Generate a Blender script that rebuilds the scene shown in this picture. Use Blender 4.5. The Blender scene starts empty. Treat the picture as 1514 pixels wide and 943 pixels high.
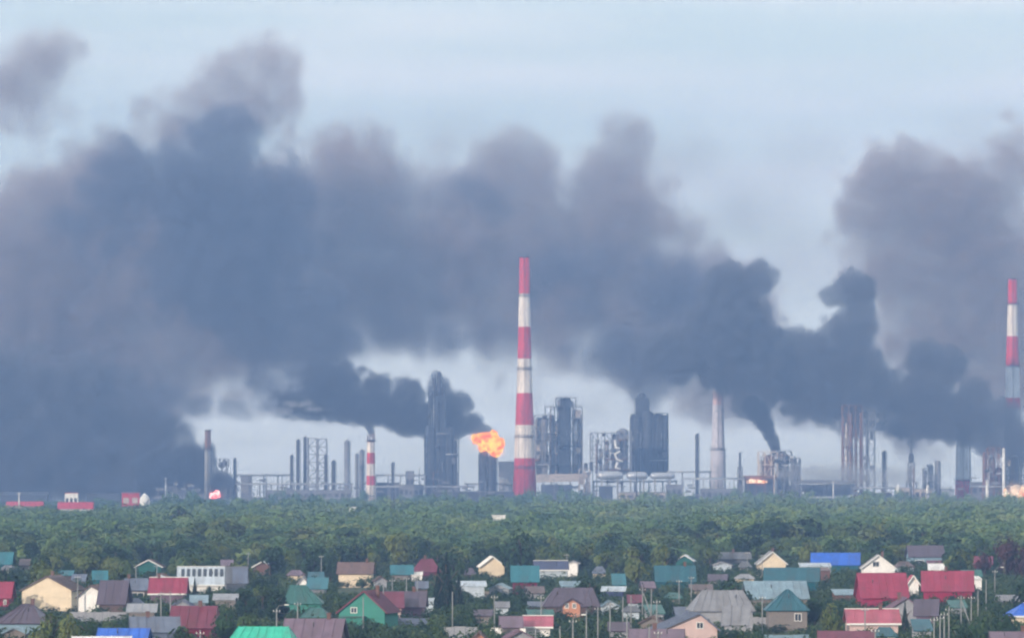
import bpy, math, random
import numpy as np
from mathutils import Vector, Matrix

R = math.radians
C = bpy.context.scene.collection
SC = bpy.context.scene
rng = random.Random(11)

# ------------------------------------------------------------------ camera
F = 10000.0          # focal length in photo pixels (photo is 1514 wide)
HC = 24.0            # camera height above the plain: an upper storey window
HOR = 689.0          # row of the horizon in the photo
cam = bpy.data.cameras.new("camera")
cam.sensor_width = 36.0
cam.lens = F * 36.0 / 1514.0
cam.shift_y = (HOR - 471.5) / 1514.0
cam.clip_start = 5.0
cam.clip_end = 60000.0
cam_o = bpy.data.objects.new("camera", cam)
cam_o.location = (0, 0, HC)
cam_o.rotation_euler = (R(90), 0, 0)
C.objects.link(cam_o)
SC.camera = cam_o

# ------------------------------------------------------------------ light
SUN_EL, SUN_AZ = R(17), R(218)      # azimuth clockwise from +Y: behind the camera, to the left
world = bpy.data.worlds.new("World")
SC.world = world
world.use_nodes = True
wn = world.node_tree
bg = wn.nodes["Background"]
sky = wn.nodes.new("ShaderNodeTexSky")
sky.sky_type = 'NISHITA'
sky.sun_disc = False
sky.sun_elevation = SUN_EL
sky.sun_rotation = SUN_AZ
sky.altitude = 200
sky.air_density = 1.0
sky.dust_density = 0.6
sky.ozone_density = 2.0
# a thin veil of high cloud spread over the whole sky
tc = wn.nodes.new("ShaderNodeTexCoord")
mp = wn.nodes.new("ShaderNodeMapping"); mp.inputs["Scale"].default_value = (7.0, 7.0, 60.0)
nz = wn.nodes.new("ShaderNodeTexNoise"); nz.inputs["Scale"].default_value = 1.6; nz.inputs["Detail"].default_value = 4.0
rp = wn.nodes.new("ShaderNodeValToRGB")
rp.color_ramp.elements[0].position = 0.38; rp.color_ramp.elements[0].color = (0.45, 0.45, 0.45, 1)
rp.color_ramp.elements[1].position = 0.66; rp.color_ramp.elements[1].color = (0.98, 0.98, 0.98, 1)
mx = wn.nodes.new("ShaderNodeMix"); mx.data_type = 'RGBA'
mx.inputs["B"].default_value = (8.5, 8.4, 7.6, 1.0)
wn.links.new(tc.outputs["Generated"], mp.inputs["Vector"])
wn.links.new(mp.outputs["Vector"], nz.inputs["Vector"])
wn.links.new(nz.outputs["Fac"], rp.inputs["Fac"])
wn.links.new(rp.outputs["Color"], mx.inputs["Factor"])
wn.links.new(sky.outputs["Color"], mx.inputs["A"])
wn.links.new(mx.outputs["Result"], bg.inputs["Color"])
bg.inputs["Strength"].default_value = 0.115

sun = bpy.data.lights.new("sun", 'SUN')
sun.energy = 3.4
sun.angle = R(0.6)
sun.color = (1.0, 0.84, 0.68)
sun_o = bpy.data.objects.new("sun", sun)
sd = Vector((math.sin(SUN_AZ) * math.cos(SUN_EL), math.cos(SUN_AZ) * math.cos(SUN_EL), math.sin(SUN_EL)))
sun_o.rotation_euler = sd.to_track_quat('Z', 'Y').to_euler()
sun_o.location = (-300, -300, 300)
C.objects.link(sun_o)

SC.view_settings.view_transform = 'Standard'
SC.view_settings.look = 'None'
SC.view_settings.exposure = 0.5
SC.view_settings.gamma = 1.0
SC.render.engine = 'CYCLES'
SC.cycles.filter_width = 2.2
SC.cycles.volume_step_rate = 3.0
SC.cycles.use_adaptive_sampling = True
SC.cycles.adaptive_threshold = 0.04
SC.cycles.adaptive_min_samples = 16
SC.cycles.volume_max_steps = 256
SC.cycles.volume_bounces = 0
SC.cycles.max_bounces = 3
SC.cycles.diffuse_bounces = 2
SC.cycles.transparent_max_bounces = 24
SC.cycles.use_denoising = True

# ------------------------------------------------------------------ helpers
def W(px, py, d):
    """world point at distance d whose bearing is photo column px, row py"""
    return Vector(((px - 757.0) / F * d, d, HC + (HOR - py) / F * d))
def gd(py):
    """distance at which the plain shows in photo row py"""
    return F * HC / (py - HOR)

def tag(o, label=None, cat=None, group=None, kind=None):
    if label: o['label'] = label
    if cat: o['category'] = cat
    if group: o['group'] = group
    if kind: o['kind'] = kind
    return o

def mat(name, col, rough=0.85, metal=0.0, emit=None, estr=0.0, var=0.12, scale=0.5, bump=0.0, spec=0.3):
    m = bpy.data.materials.new(name); m.use_nodes = True
    nt = m.node_tree; b = nt.nodes["Principled BSDF"]
    b.inputs["Roughness"].default_value = rough
    b.inputs["Metallic"].default_value = metal
    b.inputs["Specular IOR Level"].default_value = spec
    if var > 0:
        t = nt.nodes.new("ShaderNodeTexCoord")
        n = nt.nodes.new("ShaderNodeTexNoise"); n.inputs["Scale"].default_value = scale; n.inputs["Detail"].default_value = 5
        n.inputs["Roughness"].default_value = 0.65
        r = nt.nodes.new("ShaderNodeValToRGB")
        r.color_ramp.elements[0].position = 0.3; r.color_ramp.elements[1].position = 0.7
        r.color_ramp.elements[0].color = tuple(max(0, c * (1 - 1.6 * var)) for c in col) + (1,)
        r.color_ramp.elements[1].color = tuple(min(1, c * (1 + var)) for c in col) + (1,)
        nt.links.new(t.outputs["Object"], n.inputs["Vector"])
        nt.links.new(n.outputs["Fac"], r.inputs["Fac"])
        nt.links.new(r.outputs["Color"], b.inputs["Base Color"])
    else:
        b.inputs["Base Color"].default_value = tuple(col) + (1,)
    if emit:
        b.inputs["Emission Color"].default_value = tuple(emit) + (1,)
        b.inputs["Emission Strength"].default_value = estr
    return m
# ------------------------------------------------------------------ mesh collector
class MB:
    def __init__(self): self.v, self.f, self.mi, self.sm = [], [], [], []
    def add(self, vs, fs, m=0, smooth=False):
        k = len(self.v); self.v += [tuple(p) for p in vs]
        for f in fs: self.f.append(tuple(i + k for i in f)); self.mi.append(m); self.sm.append(smooth)
    def box(self, x0, x1, y0, y1, z0, z1, m=0):
        self.add([(x0, y0, z0), (x1, y0, z0), (x1, y1, z0), (x0, y1, z0), (x0, y0, z1), (x1, y0, z1), (x1, y1, z1), (x0, y1, z1)],
                 [(0, 3, 2, 1), (4, 5, 6, 7), (0, 1, 5, 4), (1, 2, 6, 5), (2, 3, 7, 6), (3, 0, 4, 7)], m)
    def bar(self, a, b, w, m=0):
        self.tube([a, b], [w / 2 * 1.3] * 2, 4, m, False)
    def tube(self, pts, rad, n=8, m=0, smooth=True, mats=None, cap=True):
        pts = [Vector(p) for p in pts]; k0 = len(self.v)
        for i, p in enumerate(pts):
            t = (pts[min(i + 1, len(pts) - 1)] - pts[max(i - 1, 0)]).normalized()
            u = t.cross(Vector((0, 1, 0)) if abs(t.y) < 0.9 else Vector((1, 0, 0))).normalized(); w = t.cross(u)
            for j in range(n):
                a = 2 * math.pi * (j + 0.5) / n
                self.v.append(tuple(p + (u * math.cos(a) + w * math.sin(a)) * rad[i]))
        for i in range(len(pts) - 1):
            for j in range(n):
                a, b = k0 + i * n + j, k0 + i * n + (j + 1) % n
                self.f.append((a, b, b + n, a + n)); self.mi.append(mats[i] if mats else m); self.sm.append(smooth)
        if cap:
            self.f.append(tuple(k0 + j for j in range(n))[::-1]); self.mi.append(mats[0] if mats else m); self.sm.append(False)
            self.f.append(tuple(k0 + (len(pts) - 1) * n + j for j in range(n))); self.mi.append(mats[-1] if mats else m); self.sm.append(False)
    def lathe(self, x, y, prof, n=20, m=0, mats=None):
        self.tube([(x, y, z) for z, r in prof], [r for z, r in prof], n, m, True, mats)
    def build(self, name, mats, parent=None, loc=None, rz=0.0):
        me = bpy.data.meshes.new(name); me.from_pydata(self.v, [], self.f)
        for q in (mats if isinstance(mats, (list, tuple)) else [mats]): me.materials.append(q)
        me.polygons.foreach_set("material_index", self.mi); me.polygons.foreach_set("use_smooth", self.sm)
        me.update()
        return link(name, me, parent, loc, rz)
def link(name, me, parent=None, loc=None, rz=0.0):
    o = bpy.data.objects.new(name, me); C.objects.link(o)
    if parent: o.parent = parent
    if loc is not None: o.location = loc
    if rz: o.rotation_euler = (0, 0, rz)
    return o
def empty(name, loc, label, cat, group=None, rz=0.0):
    o = bpy.data.objects.new(name, None); C.objects.link(o); o.location = loc; o.rotation_euler = (0, 0, rz)
    o.empty_display_size = 1
    return tag(o, label, cat, group)

# ------------------------------------------------------------------ materials
MT = {}
def M(k): return MT[k]
for k, c, r, me_ in [
    ("chimney_red", (0.55, 0.028, 0.045), .6, 0), ("chimney_white", (0.80, 0.70, 0.60), .6, 0), ("chimney_grey", (0.68, 0.70, 0.72), .8, 0), ("faded_red", (.55, .37, .37), .8, 0), ("pale_paint", (.56, .53, .56), .8, 0), ("concrete", (0.30, 0.29, 0.28), .9, 0),
    ("dark_steel", (0.055, 0.055, 0.065), .6, .2), ("shaded_blue_steel", (0.055, 0.063, 0.080), .6, .1), ("grey_steel", (0.20, 0.20, 0.215), .6, .1), ("pale_steel", (0.48, 0.49, 0.50), .35, .5),  # bluish steel: dark base colour holds the smoke's shade on the towers
    ("rust", (0.20, 0.10, 0.07), .8, 0), ("cream_steel", (0.62, 0.52, 0.42), .5, 0), ("beige", (0.42, 0.36, 0.31), .8, 0), ("tank_white", (0.80, 0.78, 0.72), .5, 0)]:
    MT[k] = mat(k, c, r, me_, var=0.22 if "chimney" not in k else .26, scale=0.12)
    if "chimney" in k:
        nt = MT[k].node_tree; n_ = [x for x in nt.nodes if x.type == "TEX_NOISE"][0]; mp2 = nt.nodes.new("ShaderNodeMapping"); mp2.inputs["Scale"].default_value = (4.0, 4.0, .45)
        lk = n_.inputs["Vector"].links[0]; src = lk.from_socket; nt.links.remove(lk); nt.links.new(src, mp2.inputs["Vector"]); nt.links.new(mp2.outputs["Vector"], n_.inputs["Vector"])

# ------------------------------------------------------------------ refinery pieces
def chimney(px, d, prof, bands, label, rings=(), group="tall plant chimneys", top_pipes=False, lean=0.0):
    """prof: [(photo row, half width px)] from top down; bands: [(row0,row1,material name)]"""
    s = d / F
    base = Vector(((px - 757) * s, d, 0))
    t = empty("chimney", base, label, "chimney", group)
    zz = lambda py: HC + (HOR - py) * s
    names = sorted(set(b[2] for b in bands))
    rows = sorted(set([p[0] for p in prof] + [b[0] for b in bands] + [b[1] for b in bands]))
    def rad(py):
        for (a, ra), (b, rb) in zip(prof, prof[1:]):
            if a <= py <= b: return (ra + (rb - ra) * (py - a) / (b - a)) * s
        return prof[-1][1] * s
    pts, rr, mm = [], [], []
    rows = rows[::-1]
    for i, r in enumerate(rows):
        z = max(0, zz(r)); pts.append((lean * z, 0, z)); rr.append(rad(r))
        if i < len(rows) - 1:
            mid = (r + rows[i + 1]) / 2
            nm = next((b[2] for b in bands if b[0] <= mid <= b[1]), bands[-1][2])
            mm.append(names.index(nm))
    mb = MB(); mb.tube(pts, rr, 28, 0, True, mm + [mm[-1]]); mb.build("shaft", [M(n) for n in names], t)
    for r in rings:
        z = zz(r); q = rad(r)
        mb = MB(); mb.lathe(lean * z, 0, [(z - .5, q + .05), (z - .45, q + 1.1), (z - .2, q + 1.1), (z - .15, q + .05)], 24)
        for j in range(16):
            a = j * math.pi / 8; mb.bar((lean * z + (q + 1.05) * math.cos(a), (q + 1.05) * math.sin(a), z - .2), (lean * z + (q + 1.05) * math.cos(a), (q + 1.05) * math.sin(a), z + .9), .1)
        mb.lathe(lean * z, 0, [(z + .85, q + 1.0), (z + .88, q + 1.1), (z + .96, q + 1.1), (z + .99, q + 1.0)], 24)
        mb.build("platform", M("dark_steel"), t)
    mb = MB(); zt = zz(rows[-1]); q0, q1 = rad(rows[0]), rad(rows[-1])
    mb.bar((-.25, -q0 - .3, 1), (lean * zt - .25, -q1 - .3, zt), .12); mb.bar((.25, -q0 - .3, 1), (lean * zt + .25, -q1 - .3, zt), .12)
    for j in range(int(zt / 3)):
        f = j * 3 / zt; yy = -(q0 + (q1 - q0) * f) - .3; mb.box(lean * zt * f - .25, lean * zt * f + .25, yy - .05, yy + .05, 1 + j * 3, 1.12 + j * 3)
    mb.build("ladder", M("dark_steel"), t)
    mb = MB(); mb.lathe(lean * zt, 0, [(zt, q1 * .9), (zt + .05, q1 * 1.06), (zt + .8, q1 * 1.06), (zt + .85, q1 * .8), (zt + .3, q1 * .78)], 24); mb.build("rim", M("dark_steel"), t)
    if top_pipes:
        for dx in (-2.0, -.6, 1.1, 2.2):
            mb = MB(); mb.lathe(dx, 0.2 * dx, [(zt + .8, .45), (zt + 4.6 + .4 * dx, .45)], 8); mb.build("flue", M("rust"), t)
    return t

def column(px, half, top, d, mname, label, group="slender dark columns of the plant", base=None, name="distillation_column", cap=True, decks=2):
    s = d / F; r = half * s; zt = HC + (HOR - top) * s
    t = empty(name, ((px - 757) * s, d, 0), label, "column", group)
    mb = MB()
    mb.lathe(0, 0, [(0, r * 1.25), (2.5, r * 1.25), (3.2, r), (zt - r, r), (zt - .5 * r, r * .8), (zt - .12 * r, r * .4), (zt, r * .1)], 16); mb.build("shell", M(mname), t)
    for k in range(decks):
        z = zt * (0.93 - 0.27 * k)
        mb = MB(); mb.lathe(0, 0, [(z, r + .02), (z + .02, r + .8), (z + .16, r + .8), (z + .18, r + .02)], 16)
        mb.lathe(0, 0, [(z + 1.1, r + .72), (z + 1.12, r + .8), (z + 1.2, r + .8), (z + 1.22, r + .72)], 16); mb.build("platform", M("grey_steel"), t)
    mb = MB(); mb.tube([(r + .5, -.3, .5), (r + .5, -.3, zt - r * .6), (r * .4, -.3, zt + .5), (0, 0, zt - .2)], [.22] * 4, 6); mb.build("riser_pipe", M("grey_steel"), t)
    return t

def frame_mesh(mb, x0, x1, y0, y1, z0, z1, nx, nz_, w=.6, brace=True, r=None):
    xs = [x0 + (x1 - x0) * i / nx for i in range(nx + 1)]; zs = [z0 + (z1 - z0) * i / nz_ for i in range(nz_ + 1)]
    for y in (y0, y1):
        for x in xs: mb.box(x - w / 2, x + w / 2, y - w / 2, y + w / 2, z0, z1)
        for z in zs[1:]: mb.box(x0 + w / 2 - .004, x1 - w / 2 + .004, y - w * .4, y + w * .4, z - w * .4, z + w * .4)
        if brace:
            for i in range(nx):
                for k in range(nz_):
                    if (i + k) % 2: mb.bar((xs[i], y, zs[k]), (xs[i + 1], y, zs[k + 1]), w * .55)
                    else: mb.bar((xs[i + 1], y, zs[k]), (xs[i], y, zs[k + 1]), w * .55)
    for x in (x0, x1):
        for z in zs[1:]: mb.box(x - w * .38, x + w * .38, y0 + w * .4, y1 - w * .4, z - w * .38, z + w * .38)

def unit(name, label, x0, x1, top, d, vessels, frames, cat="process unit", depth=14, fmat="grey_steel", decks=True, clutter=0, seed=1, slabs=(), fill=.35, fw=.62):
    """vessels: (px, half, top row, bottom row, material); frames: (x0,x1,top row,bottom row,nx,nz,material)"""
    s = d / F; cx = (x0 + x1) / 2
    t = empty(name, ((cx - 757) * s, d, 0), label, cat)
    X = lambda p: (p - cx) * s
    Z = lambda p: max(0.0, HC + (HOR - p) * s)
    q = random.Random(seed)
    for (p, h, yt, yb, mn) in vessels:
        r = h * s; mb = MB(); zt, zb = Z(yt), Z(yb); yo = q.uniform(-depth * .22, depth * .22)
        mb.lathe(X(p), yo, [(zb, r * .9), (zb + .3 * r, r), (zt - r * .4 - .3, r), (zt - r * .2 - .2, r * .8), (zt - .15, r * .35), (zt, r * .33)], 16); mb.build("vessel", M(mn), t)
        for k in range(3):
            mb = MB(); z = zb + (zt - zb) * (.3 + .3 * k); mb.lathe(X(p), yo, [(z, r), (z + .02, r + .7), (z + .15, r + .7), (z + .17, r)], 14)
            mb.build("gangway", M("grey_steel"), t)
    for (a, b, yt, yb, nx, nz_, mn) in frames:
        mb = MB(); frame_mesh(mb, X(a), X(b), -depth / 2, depth / 2, Z(yb), Z(yt), nx, nz_, fw); mb.build("steel_frame", M(mn), t)
        for i in range(nx):
            for k in range(nz_):
                if q.random() < fill:
                    ax = X(a) + (X(b) - X(a)) * (i + q.uniform(.1, .3)) / nx; bx_ = X(a) + (X(b) - X(a)) * (i + q.uniform(.6, .9)) / nx; az = Z(yb) + (Z(yt) - Z(yb)) * (k + .08) / nz_; bz = az + (Z(yt) - Z(yb)) / nz_ * q.uniform(.4, .85)
                    mb = MB(); mb.box(ax, bx_, -depth * .4, -depth * .4 + 3, az, bz); mb.build("equipment_box", M(q.choice([mn, "dark_steel", "grey_steel", "beige", "concrete"])), t)
        if decks:
            for k in range(1, nz_ + 1):
                z = Z(yb) + (Z(yt) - Z(yb)) * k / nz_ - .05
                if q.random() < .75:
                    mb = MB(); mb.box(X(a) + .4, X(b) - .4, -depth / 2 + .4, depth / 2 - .4, z, z + .1)
                    xa, xb = X(a) + .4, X(b) - .4
                    mb.box(xa, xb, -depth / 2 - .06, -depth / 2 - .02, z + 1.0, z + 1.12); mb.build("deck", M(mn), t)
    for (a, b, yt, yb, mn) in slabs:
        mb = MB(); mb.box(X(a), X(b), -depth * .3, depth * .3, Z(yb), Z(yt)); mb.build("casing", M(mn), t)
        for k in range(int((b - a) / 5)):
            xx = X(a + 2 + k * 5 + q.uniform(-1, 1)); za = q.uniform(Z(yb), Z(yt) * .7); zb_ = min(Z(yt) - .5, za + q.uniform(6, 26))
            mb = MB(); mb.tube([(xx, -depth * .3 - .5, za), (xx, -depth * .3 - .5, zb_)], [.28, .28], 6); mb.build("pipe", M(q.choice([mn, "grey_steel", "pale_steel", "dark_steel"])), t)
    for k in range(clutter):
        a, b = sorted((q.uniform(x0, x1), q.uniform(x0, x1))); z = q.uniform(2, Z(top) * .95); y = -depth / 2 - q.uniform(.3, 1.2)
        mn = q.choice(["grey_steel", "pale_steel", "dark_steel", "rust"])
        mb = MB()
        if k % 3 == 0: mb.tube([(X(a), y, z), (X(b), y, z)], [q.uniform(.2, .5)] * 2, 8)
        elif k % 3 == 1: mb.tube([(X(a), y, 0), (X(a), y, z), (X(a) + q.uniform(-4, 4), y, z)], [.3] * 3, 8)
        else: mb.tube([(X(a), y, z), (X(a) + q.uniform(2, 4), y, z)], [q.uniform(.8, 1.4)] * 2, 12)
        mb.build("pipe", M(mn), t)
    return t

def pipe_rack(label, x0, x1, top, d, span=9.0, mname="grey_steel", pipes=4, group="pipe racks on stilts"):
    s = d / F; L = (x1 - x0) * s; zt = HC + (HOR - top) * s
    t = empty("pipe_rack", ((x0 - 757) * s, d, 0), label, "pipe rack", group)
    n = max(2, int(L / span)); mb = MB()
    for i in range(n + 1):
        x = L * i / n
        for y in (-2, 2): mb.box(x - .35, x + .35, y - .35, y + .35, 0, zt)
        mb.box(x - .18, x + .18, -1.8, 1.8, zt - .6, zt - .3)
    for y in (-2, 2): mb.box(.2, L - .2, y - .15, y + .15, zt - .29, zt)
    mb.build("trestle", M(mname), t)
    for k in range(pipes):
        y = -1.5 + k; r = (.25, .4, .3, .5)[k % 4]
        mb = MB(); mb.tube([(-1, y, zt + r), (L + 1, y, zt + r)], [r, r], 10); mb.build("pipe", M(("pale_steel", "grey_steel", "rust", "pale_steel")[k % 4]), t)
    return t

def tank(px, half, top, d, mname, label, cat="storage tank", dome=.25, base_row=None, group=None):
    s = d / F; r = half * s; zt = HC + (HOR - top) * s
    t = empty("storage_tank", ((px - 757) * s, d, 0), label, cat, group)
    mb = MB(); mb.lathe(0, 0, [(0, r), (zt * (1 - dome), r)], 28); mb.build("shell", M(mname), t)
    z = zt * (1 - dome); mb = MB(); mb.lathe(0, 0, [(z + .01, r * 1.02), (z + .2, r * 1.02), (z + (zt - z) * .6, r * .6), (zt, r * .08)], 28); mb.build("roof", M(mname), t)
    mb = MB()
    for k in range(12):
        a = math.pi * (1.1 + k * .06); z = zt * (1 - dome) * k / 12; mb.box(r * 1.05 * math.cos(a) - .6, r * 1.05 * math.cos(a) + .6, r * 1.05 * math.sin(a) - .6, r * 1.05 * math.sin(a), z, z + .25)
    mb.build("stairway", M("grey_steel"), t)
    return t

def building(x0, x1, top, d, mname, label, rmat="grey_steel", depth=12, pitched=0.0, nwin=0, cat="building", group=None, rise=0.0, wins="dark_steel"):
    s = d / F; w = (x1 - x0) * s; zt = HC + (HOR - top) * s
    t = empty("plant_building", (((x0 + x1) / 2 - 757) * s, d, 0), label, cat, group)
    mb = MB(); mb.box(-w / 2, w / 2, 0, depth, 0, zt - pitched - .3); mb.build("wall", M(mname), t)
    mb = MB(); z = zt - pitched - .3
    if pitched > 0:
        mb.add([(-w / 2 - .5, -.5, z), (w / 2 + .5, -.5, z), (w / 2 + .5, depth + .5, z), (-w / 2 - .5, depth + .5, z), (-w / 2 - .5, depth / 2, zt), (w / 2 + .5, depth / 2, zt)],
               [(0, 1, 5, 4), (2, 3, 4, 5), (1, 2, 5), (3, 0, 4), (0, 3, 2, 1)])
    else: mb.box(-w / 2 - .3, w / 2 + .3, -.3, depth + .3, z, z + .3)
    mb.build("roof", M(rmat), t)
    for k in range(nwin):
        x = -w / 2 + w * (k + .5) / nwin; ww = w / nwin * .32
        mb = MB(); mb.box(x - ww, x + ww, -.06, .05, z * .45, z * .75); mb.build("window", M(wins), t)
    return t

# ---- the chimneys
RW = lambda y: [(a, b, ("chimney_red", "chimney_white")[i % 2]) for i, (a, b) in enumerate(zip(y, y[1:]))]
chimney(775.5, 4480, [(381, 7.6), (434, 8.4), (483, 9.3), (530, 10.4), (581, 12.0), (628, 13.8), (677, 15.3), (742, 18)],
        RW([381, 434, 483, 530, 581, 628, 677, 742]), "tallest chimney, red and white bands, standing alone right of the fireball", rings=(437, 545, 645, 691))
chimney(548.3, 4420, [(652, 5.8), (744, 7.2)], RW([652, 652.5, 669, 685.5, 703, 717, 743.5]), "short red and white striped chimney with flue pipes on top", rings=(652,), top_pipes=True)
chimney(1061.5, 4565, [(545, 6.6), (600, 8), (664, 10), (666, 11.2), (742, 12)], [(545, 580, "chimney_white"), (580, 598, "faded_red"), (598, 742, "pale_paint")],
        "pale chimney with one faint red band, top lost in smoke", rings=(664,))
chimney(1497, 4720, [(413, 6.5), (449, 7.2), (497, 8.4), (541, 10), (588, 11), (742, 14)], [(413, 449, "chimney_red"), (449, 497, "chimney_white"), (497, 541, "chimney_red"), (541, 588, "chimney_grey"), (588, 604, "chimney_red"), (604, 742, "chimney_grey")],
        "tall red and white chimney at the far right rising behind smoke", rings=(449, 541))
chimney(1424, 4650, [(630, 10), (660, 10.5), (742, 12)], [(630, 709, "chimney_grey"), (709, 742, "chimney_red")], "grey chimney with dark red foot, upper half inside smoke", rings=(709,))
chimney(307, 4440, [(637, 4.4), (743, 5.0)], [(637, 664, "rust"), (664, 743, "concrete")], "lone grey concrete chimney in front of the black smoke at left", rings=(664,), lean=0.004)

# ---- slender columns
for px, h, top, d, mn, lb in [
    (347, 2.0, 677, 4480, "dark_steel", "short thin column right of the small frame beside black smoke"),
    (431, 2.3, 672, 4500, "dark_steel", "shortest of three dark columns left of the lattice tower"),
    (440.5, 2.7, 649, 4500, "dark_steel", "middle of three dark columns left of the lattice tower"),
    (451, 2.5, 645, 4510, "dark_steel", "tallest dark column, right beside the lattice tower"),
    (481.5, 2.3, 672, 4470, "dark_steel", "thin dark column against the right edge of the lattice tower"),
    (493, 3.0, 680, 4480, "dark_steel", "short stout column between lattice tower and fat column"),
    (513, 4.2, 650, 4500, "grey_steel", "fat round topped column left of the short striped chimney"),
    (580.5, 2.0, 683, 4480, "dark_steel", "thin column right of the short striped chimney"),
    (1030.5, 2.6, 641, 4500, "dark_steel", "lone tall black column left of the pale chimney"),
    (1307, 3.0, 666, 4550, "dark_steel", "short black column right of the rusty tower"),
    (535, 3.5, 664, 4560, "grey_steel", "faint grey column just behind the short striped chimney"),
    (527.5, 2.5, 670, 4570, "grey_steel", "faintest grey column left behind the short striped chimney"),
    (1484, 2.0, 662, 4400, "tank_white", "white slender column near the right edge"),
    (1459.5, 2.2, 709, 4380, "tank_white", "short white column beside the dark right frame")]:
    column(px, h, top, d, mn, lb, decks=1 if h < 2.6 else 2)

# ---- lattice tower
unit("lattice_tower", "open steel lattice tower with two thin vessels inside", 456, 483, 648, 4500, [(469.5, 1.6, 656, 735, "grey_steel")],
     [(456, 468.5, 648, 742, 1, 8, "grey_steel"), (470.5, 483, 649, 742, 1, 8, "grey_steel")], cat="tower", depth=8, decks=False, fill=.0, fw=.75)
# ---- tall dark tower under the black plume
unit("process_tower", "massive dark tower wrapped by the black plume, twin spires on top", 628, 678, 600, 4545,
     [(636.5, 8.5, 628, 742, "shaded_blue_steel"), (650, 9.5, 590, 742, "shaded_blue_steel"), (663.5, 7.5, 630, 742, "shaded_blue_steel"), (642.5, 2.6, 557, 742, "dark_steel"), (649.5, 3.0, 549, 742, "dark_steel"), (655, 2.2, 572, 742, "dark_steel"), (673, 3.2, 650, 742, "shaded_blue_steel")],
     [(628, 678, 645, 742, 4, 7, "shaded_blue_steel"), (634, 658, 578, 645, 2, 4, "shaded_blue_steel")], cat="tower", depth=12, clutter=4, seed=3, slabs=[(629, 646, 646, 742, "shaded_blue_steel"), (648, 668, 640, 742, "shaded_blue_steel"), (635, 658, 585, 640, "shaded_blue_steel")], fill=.15)
unit("process_tower", "dark column burning at its top under the fireball", 708, 735, 668, 4500, [(715, 6.5, 664, 742, "shaded_blue_steel"), (727, 6.5, 672, 742, "shaded_blue_steel")], [(708, 735, 672, 742, 3, 5, "shaded_blue_steel")], cat="tower", depth=10, seed=4, slabs=[(709, 734, 674, 742, "shaded_blue_steel")], fill=.1)
unit("process_unit", "tall unit of dark and silver vessels just right of the tallest chimney", 790, 862, 588, 4520,
     [(801, 9, 617, 702, "grey_steel"), (815.5, 3.5, 612, 702, "pale_steel"), (822, 3.0, 622, 702, "cream_steel"), (834, 10.5, 588, 702, "grey_steel"), (850, 4.5, 604, 702, "pale_steel"), (857, 3.5, 612, 702, "grey_steel")],
     [(790, 814, 614, 704, 2, 5, "grey_steel"), (806, 861, 601, 704, 4, 6, "grey_steel"), (822, 851, 588, 601, 3, 1, "grey_steel")], clutter=14, seed=5, slabs=[(791, 810, 620, 702, "concrete"), (826, 842, 606, 702, "grey_steel")])
unit("process_unit", "lower unit with white glint elbows left of the dark slab tower", 872, 934, 634, 4500,
     [(921, 8, 633, 700, "grey_steel"), (909, 5, 641, 700, "grey_steel"), (897, 3.2, 650, 700, "cream_steel"), (888, 2.4, 662, 700, "grey_steel"), (882, 2, 655, 700, "pale_steel")],
     [(873, 915, 640, 702, 4, 5, "grey_steel"), (912, 933, 637, 702, 2, 5, "grey_steel")], clutter=18, seed=6)
unit("process_tower", "dark blue slab tower in two steps with smoke over its top", 932, 988, 612, 4540,
     [(941, 8.5, 612, 702, "shaded_blue_steel"), (957, 8.5, 606, 702, "shaded_blue_steel"), (974, 9, 611, 702, "shaded_blue_steel"), (983.5, 4, 613, 702, "shaded_blue_steel"), (949, 6, 580, 702, "shaded_blue_steel")],
     [(932, 965, 616, 704, 3, 7, "shaded_blue_steel"), (966, 987.5, 611, 704, 2, 7, "shaded_blue_steel")], cat="tower", depth=10, clutter=5, seed=7, slabs=[(933, 964, 612, 704, "shaded_blue_steel"), (967, 986, 614, 704, "shaded_blue_steel"), (938, 960, 588, 612, "shaded_blue_steel")], fill=.1)
unit("process_unit", "burning unit with rusty vessel under the narrow black plume", 1122, 1183, 667, 4500,
     [(1137, 9, 672, 735, "rust"), (1126, 3, 680, 735, "beige"), (1156, 5.5, 667, 742, "grey_steel"), (1163, 4, 672, 742, "dark_steel"), (1174, 3.5, 678, 742, "grey_steel"), (1180, 2.5, 684, 742, "dark_steel")],
     [(1121, 1149, 668, 742, 3, 4, "cream_steel"), (1150, 1170, 667, 742, 2, 6, "grey_steel"), (1171, 1183, 677, 742, 2, 5, "grey_steel")], clutter=12, seed=8)
unit("process_tower", "tall rusty tower with cream vessels rising into smoke", 1245, 1293, 600, 4540,
     [(1247, 1.6, 615, 742, "rust"), (1252, 2.1, 625, 742, "cream_steel"), (1258.5, 2.6, 612, 742, "rust"), (1266, 2.0, 640, 742, "cream_steel"), (1272, 1.8, 610, 742, "rust"), (1282, 1.9, 612, 742, "grey_steel")],
     [(1245, 1274, 600, 742, 3, 7, "rust"), (1275, 1293, 605, 742, 2, 9, "grey_steel")], cat="tower", depth=12, clutter=2, seed=9, fill=.08, fw=.5)
unit("lattice_mast", "slim lattice mast with a black block near its tip", 1341, 1356, 670, 4500, [(1347.2, 3.8, 669, 684, "dark_steel"), (1347.2, .9, 654, 672, "dark_steel"), (1346, 2.0, 690, 742, "grey_steel")],
     [(1342.5, 1352, 684, 712, 2, 3, "grey_steel"), (1340, 1355, 712, 742, 2, 3, "grey_steel")], cat="mast", depth=5, decks=False)
unit("process_unit", "pair of blocky grey towers beside the slim lattice mast", 1364, 1392, 680, 4520,
     [(1376, 4, 686, 742, "grey_steel"), (1386.5, 4.6, 680, 742, "grey_steel"), (1384, 3.4, 700, 742, "pale_steel"), (1368, 2, 694, 742, "grey_steel")], [(1365, 1373, 692, 742, 1, 4, "grey_steel")], clutter=3, seed=10, depth=8)
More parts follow.
